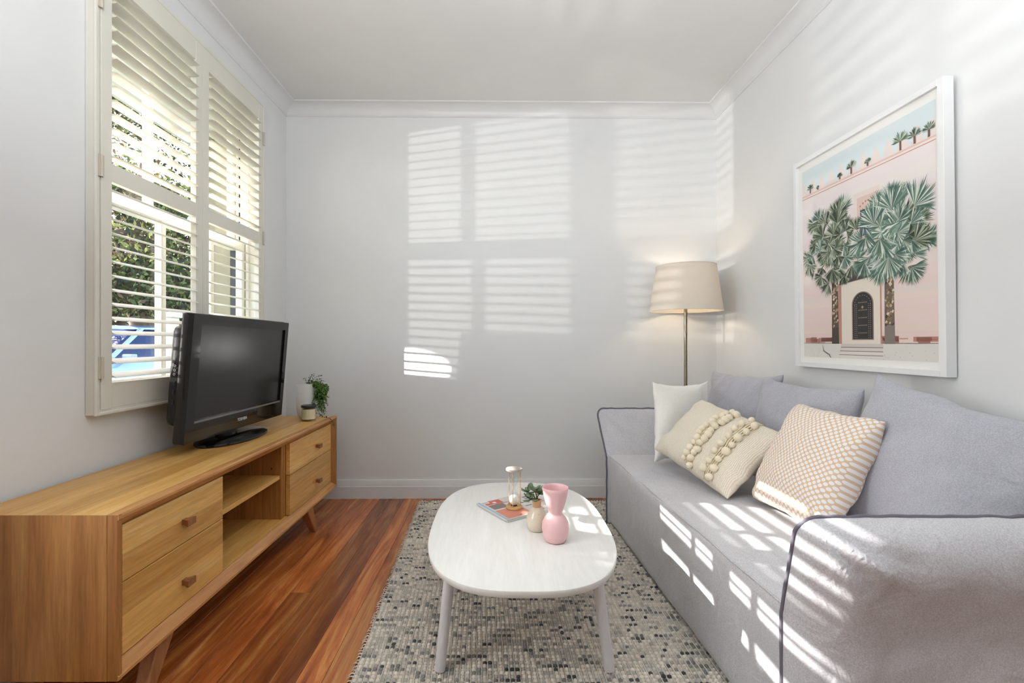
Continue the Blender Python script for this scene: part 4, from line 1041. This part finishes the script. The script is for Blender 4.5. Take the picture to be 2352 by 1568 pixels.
# scatter cushions
cushion('throw_cushion', 'plain cream square cushion leaning in the far corner of the sofa', 'cushion', None, (1.015, 2.535, 0.645), (0.90, 0.42, -0.02), (0.12, 0.12, 1), 0.415, 0.42, 0.13, 'cream_linen', seed=4, pinch=0.11)
root, rim, surf, nrm = cushion('pompom_cushion', 'beige woven lumbar cushion with two bands of wool pompoms', 'cushion', None, (1.000, 2.135, 0.605), (0.12, -0.52, -0.085), (0.235, 0.09, 0.255), 0.535, 0.36, 0.165, 'woven_beige', seed=5, pinch=0.035, power=0.40)
if nrm.x > 0: nrm = -nrm
rq = random.Random(9); pm = None
def surf_out(a, b):
    return surf(a, b)
side = 1 if (surf(0, 0) - wloc(root)).dot(nrm) > 0 else -1
for band, a0 in enumerate((0.10, 0.58)):
    for c4 in range(4):
        pts = []
        for k in range(25):
            b = -0.97 + 1.94 * k / 24; p = surf(a0 + (c4 - 1.5) * 0.038, b) + nrm * side * 0.004; pts.append(p)
        bm = bmesh.new(); tube(bm, pts, 0.0042, 6); obj('wool_cord', bm, 'cord_wool', root, smooth=True)
    for k in range(26 if band == 0 else 16):
        n_ = 26 if band == 0 else 16
        b = -0.95 + 1.9 * (k + 0.5) / n_ + rq.uniform(-0.03, 0.03); a = a0 + (-1) ** k * (0.075 + rq.uniform(-0.02, 0.03))
        p = surf(a, max(-0.97, min(0.97, b))) + nrm * side * 0.012
        if pm is None:
            bm = bmesh.new(); bmesh.ops.create_icosphere(bm, subdivisions=2, radius=0.0165)
            for v_ in bm.verts: v_.co *= 1 + 0.10 * noise.noise(v_.co * 160); v_.co.z *= 0.92
            bmesh.ops.translate(bm, verts=bm.verts, vec=p); pm = obj('pompom', bm, 'pom_wool', root, smooth=True)
        else:
            c_ = pm.copy(); COL.objects.link(c_); c_.parent = root; c_.location = p - wloc(root)
            c_.rotation_euler = (rq.random() * 6, rq.random() * 6, rq.random() * 6); s_ = rq.uniform(0.85, 1.15); c_.scale = (s_, s_, s_ * rq.uniform(0.9, 1.15))
o, rim, surf, nrm = cushion('dotted_cushion', 'peach and white dotted square cushion with sun stripes, in front of the near grey cushion', 'cushion', None, (1.135, 1.665, 0.632), (0.04, -1, 0.0), (0.20, 0.0, 0.40), 0.405, 0.425, 0.18, 'dotted_peach', seed=6, pinch=0.05, power=0.38)

# ------------------------------------------------------------------ floor lamp
lp = Vector((1.215, 2.975, 0.0))
LP = empty('floor_lamp', lp, 'floor lamp with tapered cream linen shade in the corner behind the sofa', 'lamp')
obj('base', lathe(bmesh.new(), [(0, 0.0), (0.125, 0.0), (0.125, 0.012), (0.118, 0.018), (0.02, 0.022), (0, 0.022)], lp, 40), 'brass_steel', LP, smooth='auto')
bm = bmesh.new(); tube(bm, [lp + Vector((0, 0, 0.02)), lp + Vector((0, 0, 1.36))], 0.0105, 16); obj('pole', bm, 'brass_steel', LP, smooth='auto')
SHB, SHT, RB, RT = 1.275, 1.562, 0.222, 0.182
obj('shade', lathe(bmesh.new(), [(RB, SHB), (RT, SHT), (RT - 0.002, SHT), (RB - 0.002, SHB)], lp, 64, True), 'shade_linen', LP, smooth='auto')
for r_, z_ in ((RB, SHB), (RT, SHT)):
    bm = bmesh.new(); tube(bm, [lp + Vector((r_ * cos(2 * pi * k / 48), r_ * sin(2 * pi * k / 48), z_)) for k in range(48)], 0.0022, 6, closed=True); obj('shade_ring', bm, 'shade_linen', LP, smooth=True)
bm = bmesh.new()
for k in range(3):
    a = k * 2 * pi / 3 + 0.5; tube(bm, [lp + Vector((0.01 * cos(a), 0.01 * sin(a), 1.33)), lp + Vector(((RB - 0.012) * cos(a), (RB - 0.012) * sin(a), 1.31))], 0.002, 6)
obj('spider', bm, 'brass_steel', LP)
obj('bulb', lathe(bmesh.new(), [(0, 1.36), (0.013, 1.362), (0.015, 1.385), (0.028, 1.41), (0.030, 1.428), (0.022, 1.448), (0, 1.457)], lp, 20), 'bulb_glow', LP, smooth=True)
light('lamp_bulb', 'POINT', lp + Vector((0, 0, 1.425)), 4.6, (1.0, 0.86, 0.70), shadow_soft_size=0.035)

# ------------------------------------------------------------------ framed palm print on the right wall
# frame coordinates: s along the wall from far to near, t up, d out of the wall; the frame leans forward a little at the top
FYF, FYN, FZ0, FZ1 = 2.300, 1.526, 0.955, 1.953
PF = empty('framed_print', (1.49, (FYF + FYN) / 2, FZ0), 'large white framed palm tree print hanging above the sofa', 'picture')
def fp(y, z, d): return Vector((XR - 0.004 - 0.012 * (z - FZ0) / (FZ1 - FZ0) - d, y, z))
def fbox(y0, y1, z0, z1, d0, d1, bev=0.0):
    bm = bmesh.new(); box(bm, d0, d1, y0, y1, z0, z1, bev, 1)
    for v in bm.verts: v.co = fp(v.co.y, v.co.z, v.co.x)
    bmesh.ops.recalc_face_normals(bm, faces=bm.faces[:]); return bm
fw = 0.022; D = 0.036
obj('frame_side', fbox(FYN, FYN + fw, FZ0, FZ1, 0, D, 0.001), 'frame_white', PF); obj('frame_side', fbox(FYF - fw, FYF, FZ0, FZ1, 0, D, 0.001), 'frame_white', PF)
obj('frame_rail', fbox(FYN + fw, FYF - fw, FZ0, FZ0 + fw, 0, D, 0.001), 'frame_white', PF); obj('frame_rail', fbox(FYN + fw, FYF - fw, FZ1 - fw, FZ1, 0, D, 0.001), 'frame_white', PF)
obj('mat_board', fbox(FYN + fw, FYF - fw, FZ0 + fw, FZ1 - fw, 0.004, 0.0225), 'mat_board', PF)
bm = bmesh.new(); bm.faces.new([bm.verts.new(fp(y, z, 0.030)) for y, z in ((FYF - fw, FZ0 + fw), (FYN + fw, FZ0 + fw), (FYN + fw, FZ1 - fw), (FYF - fw, FZ1 - fw))])
obj('cover_glass', bm, 'print_glass', PF)
AY, AW, AZ, AH = 2.251, 0.685, 1.003, 0.895
V = []; F = []; C = []; layer = [0]
def ap(s_, t_): return fp(AY - AW * s_, AZ + AH * t_, 0.0228 + layer[0] * 0.000008)
def poly(pts, c):
    i = len(V); V.extend([ap(*p) for p in pts]); F.append(tuple(range(i, i + len(pts)))); C.append(lin(c))
def rect(s0, s1, t0, t1, c): poly([(s0, t0), (s1, t0), (s1, t1), (s0, t1)], c)
def clampst(p): return (min(1, max(0, p[0])), min(1, max(0, p[1])))
ra_ = random.Random(6)
rect(0, 1, 0.85, 1, (218, 230, 231)); layer[0] += 1
for k in range(12):                         # crenellations
    s0 = -0.02 + k * 0.088
    for q in range(4): rect(max(0, s0 + q * 0.009), min(1, s0 + 0.078 - q * 0.009), 0.86 + q * 0.018, 0.86 + (q + 1) * 0.018, (236, 222, 216))
layer[0] += 1
for k in range(30):                         # pink rendered wall in soft courses
    t0 = 0.07 + (0.865 - 0.07) * k / 30; f = k / 29
    c = (232 + 6 * f + ra_.uniform(-3, 3), 210 + 20 * f + ra_.uniform(-3, 3), 200 + 28 * f + ra_.uniform(-3, 3))
    rect(0, 1, t0, t0 + 0.0266, c)
layer[0] += 1
rect(0, 1, 0.858, 0.866, (232, 196, 182)); rect(0, 1, 0.846, 0.850, (210, 150, 136))
for k in range(26):
    s0 = ra_.uniform(0, 0.95); rect(s0, min(1, s0 + ra_.uniform(0.03, 0.16)), 0.07 + ra_.uniform(0, 0.02), 0.085 + ra_.uniform(0, 0.02), ra_.choice([(176, 116, 104), (190, 134, 120), (150, 100, 96), (206, 156, 142)]))
layer[0] += 1
rect(0, 1, 0.0, 0.072, (226, 222, 214)); rect(0, 1, 0.070, 0.074, (120, 104, 104))
for k in range(60):
    s0 = ra_.uniform(0, 0.98); t0 = ra_.uniform(0, 0.06); rect(s0, s0 + 0.006, t0, t0 + 0.003, (190, 184, 176))
poly([(0.185, 0.06), (0.19, 0.062), (0.20, 0.035), (0.25, 0.018), (0.265, 0.0), (0.258, 0.0), (0.243, 0.014), (0.19, 0.032)], (110, 104, 100))
layer[0] += 1
rect(0.335, 0.665, 0.07, 0.36, (190, 140, 122)); layer[0] += 1
poly([(0.36, 0.07), (0.655, 0.07), (0.655, 0.375), (0.36, 0.36)], (232, 222, 208)); poly([(0.34, 0.355), (0.36, 0.40), (0.46, 0.425), (0.655, 0.40), (0.675, 0.375)], (70, 60, 56)); layer[0] += 1
for q in range(3): rect(0.335 + q * 0.008, 0.672, 0.018 + q * 0.018, 0.034 + q * 0.018, (228 - q * 8, 220 - q * 8, 212 - q * 8)); rect(0.335 + q * 0.008, 0.672, 0.016 + q * 0.018, 0.019 + q * 0.018, (120, 106, 98))
layer[0] += 1
arch = [(0.452, 0.092), (0.602, 0.092)] + [(0.527 + 0.075 * cos(pi * k / 14), 0.25 + 0.056 * sin(pi * k / 14)) for k in range(15)]
poly([(0.527 + (p[0] - 0.527) * 1.1, 0.2 + (p[1] - 0.2) * 1.04) for p in arch], (150, 130, 116)); layer[0] += 1
poly(arch, (40, 36, 34)); layer[0] += 1
def dot(s_, t_, r_, c): poly([(s_ - r_, t_), (s_, t_ - r_ * 0.8), (s_ + r_, t_), (s_, t_ + r_ * 0.8)], c)
for k in range(17):
    for s0 in (0.468, 0.482, 0.572, 0.586): dot(s0, 0.10 + k * 0.0095, 0.003, (168, 160, 150))
for t0 in (0.12, 0.155, 0.19, 0.225, 0.26):
    for k in range(7): dot(0.497 + k * 0.010, t0, 0.003, (190, 176, 150))
for k in range(11): dot(0.527 + 0.06 * cos(pi * k / 10), 0.25 + 0.043 * sin(pi * k / 10), 0.003, (168, 160, 150))
dot(0.527, 0.238, 0.010, (170, 146, 100)); layer[0] += 1
rect(0.47, 0.66, 0.54, 0.765, (236, 222, 212)); layer[0] += 1
rect(0.495, 0.635, 0.545, 0.742, (228, 200, 188)); layer[0] += 1
rect(0.518, 0.59, 0.562, 0.682, (52, 50, 62)); layer[0] += 1
for k in range(4):
    for q in range(4): rect(0.524 + k * 0.016, 0.536 + k * 0.016, 0.568 + q * 0.028, 0.59 + q * 0.028, (96, 132, 166))
for k in range(6): dot(0.52 + k * 0.02, 0.70 + 0.016 * sin(pi * k / 5), 0.008, (196, 140, 124))
layer[0] += 1
# trunks
for sx, t1, wd, lt in ((0.305, 0.40, 0.027, 0), (0.717, 0.375, 0.030, 20)):
    poly([(sx - wd * 1.15, 0.07), (sx + wd * 1.15, 0.07), (sx + wd, t1), (sx - wd, t1)], (92 + lt, 76 + lt, 62 + lt)); layer[0] += 1
    poly([(sx - wd * 1.15, 0.07), (sx + wd * 1.15, 0.07), (sx + wd, 0.15), (sx - wd, 0.15)], (72 + lt * 3, 62 + lt * 3, 56 + lt * 3)); layer[0] += 1
    for k in range(60):
        t0 = ra_.uniform(0.15, t1); s0 = sx + ra_.uniform(-wd, wd) * 0.85; q = ra_.uniform(0.006, 0.012)
        poly([(s0 - q, t0), (s0, t0 - q * 0.7), (s0 + q, t0 + q * 0.4), (s0, t0 + q)], ra_.choice([(206, 180, 146), (176, 146, 112), (224, 206, 178), (60, 48, 40), (140, 112, 86)]))
    layer[0] += 1
# fan palm crowns
def fan(s0, t0, r_, a0, spread, cols, n=20):
    n = int(n * 1.4)
    for k in range(n):
        a = a0 + spread * (k / (n - 1) - 0.5); L_ = r_ * ra_.uniform(0.82, 1.08); w_ = 0.0046
        ds, dt = cos(a), sin(a) * 0.77
        tip = clampst((s0 + ds * L_, t0 + dt * L_)); mid = clampst((s0 + ds * L_ * 0.6 - sin(a) * w_, t0 + dt * L_ * 0.6 + cos(a) * w_ * 0.77)); m2 = clampst((s0 + ds * L_ * 0.6 + sin(a) * w_, t0 + dt * L_ * 0.6 - cos(a) * w_ * 0.77))
        poly([clampst((s0, t0)), m2, tip, mid], ra_.choice(cols))
    layer[0] += 1
DK = [(66, 82, 62), (90, 106, 78), (54, 66, 54), (130, 144, 114), (172, 182, 156), (208, 212, 196)]; TL = [(98, 132, 118), (128, 156, 138), (74, 106, 96), (196, 208, 194), (226, 230, 220), (88, 118, 98)]
for k in range(14): fan(0.285 + ra_.uniform(-.06, .06), 0.545 + ra_.uniform(-.06, .06), 0.10, ra_.uniform(0, 6.28), 3.6, DK, 18)
for k in range(14): fan(0.735 + ra_.uniform(-.08, .08), 0.53 + ra_.uniform(-.06, .06), 0.12, ra_.uniform(0, 6.28), 3.6, TL, 18)
for k in range(62):
    a = ra_.uniform(0, 2 * pi); q = sqrt(ra_.random()) * (0.15 + 0.07 * sin(a * 3 + 1) ** 2); fan(0.285 + q * cos(a) * 1.12, 0.545 + q * sin(a) * 0.95, ra_.uniform(0.06, 0.10), a + ra_.gauss(0, 0.7), 2.4, DK if ra_.random() < 0.8 else TL, 15)
for k in range(60):
    a = ra_.uniform(0, 2 * pi); q = sqrt(ra_.random()) * (0.16 + 0.09 * sin(a * 3 + 2) ** 2); fan(0.735 + q * cos(a) * 1.05, 0.54 + q * sin(a) * 0.85, ra_.uniform(0.07, 0.12), a + ra_.gauss(0, 0.7), 2.2, TL if ra_.random() < 0.8 else DK, 16)
for s0, t0, r_, a0 in ((0.285, 0.44, 0.10, -1.6), (0.717, 0.44, 0.13, -1.6), (0.62, 0.60, 0.15, 1.9), (0.74, 0.64, 0.14, 1.6), (0.88, 0.62, 0.15, 0.8), (0.20, 0.62, 0.10, 2.3), (0.33, 0.66, 0.11, 1.4), (0.55, 0.44, 0.11, -2.2)):
    fan(s0, t0, r_, a0, 2.3, TL if s0 > 0.5 else DK, 20)
for s0, h_ in ((0.085, 0.045), (0.16, 0.02), (0.36, 0.03), (0.455, 0.06), (0.58, 0.035), (0.80, 0.075), (0.885, 0.06), (0.965, 0.055)):
    rect(s0 - 0.006, s0 + 0.006, 0.868, 0.868 + h_ * 0.5, (120, 84, 76)); layer[0] += 1; fan(s0, 0.868 + h_ * 0.5, h_ * 0.8, pi / 2, 3.0, DK + TL, 12)
me = bpy.data.meshes.new('print_sheet'); me.from_pydata(V, [], F); colour_faces(me, C)
mt = NT('print_ink'); at = mt.new('VertexColor', layer_name='Col'); mt.link(at.outputs[0], mt.b.inputs['Base Color']); mt.set(Roughness=0.8); me.materials.append(mt.m)
add_mesh('print_sheet', me, PF)
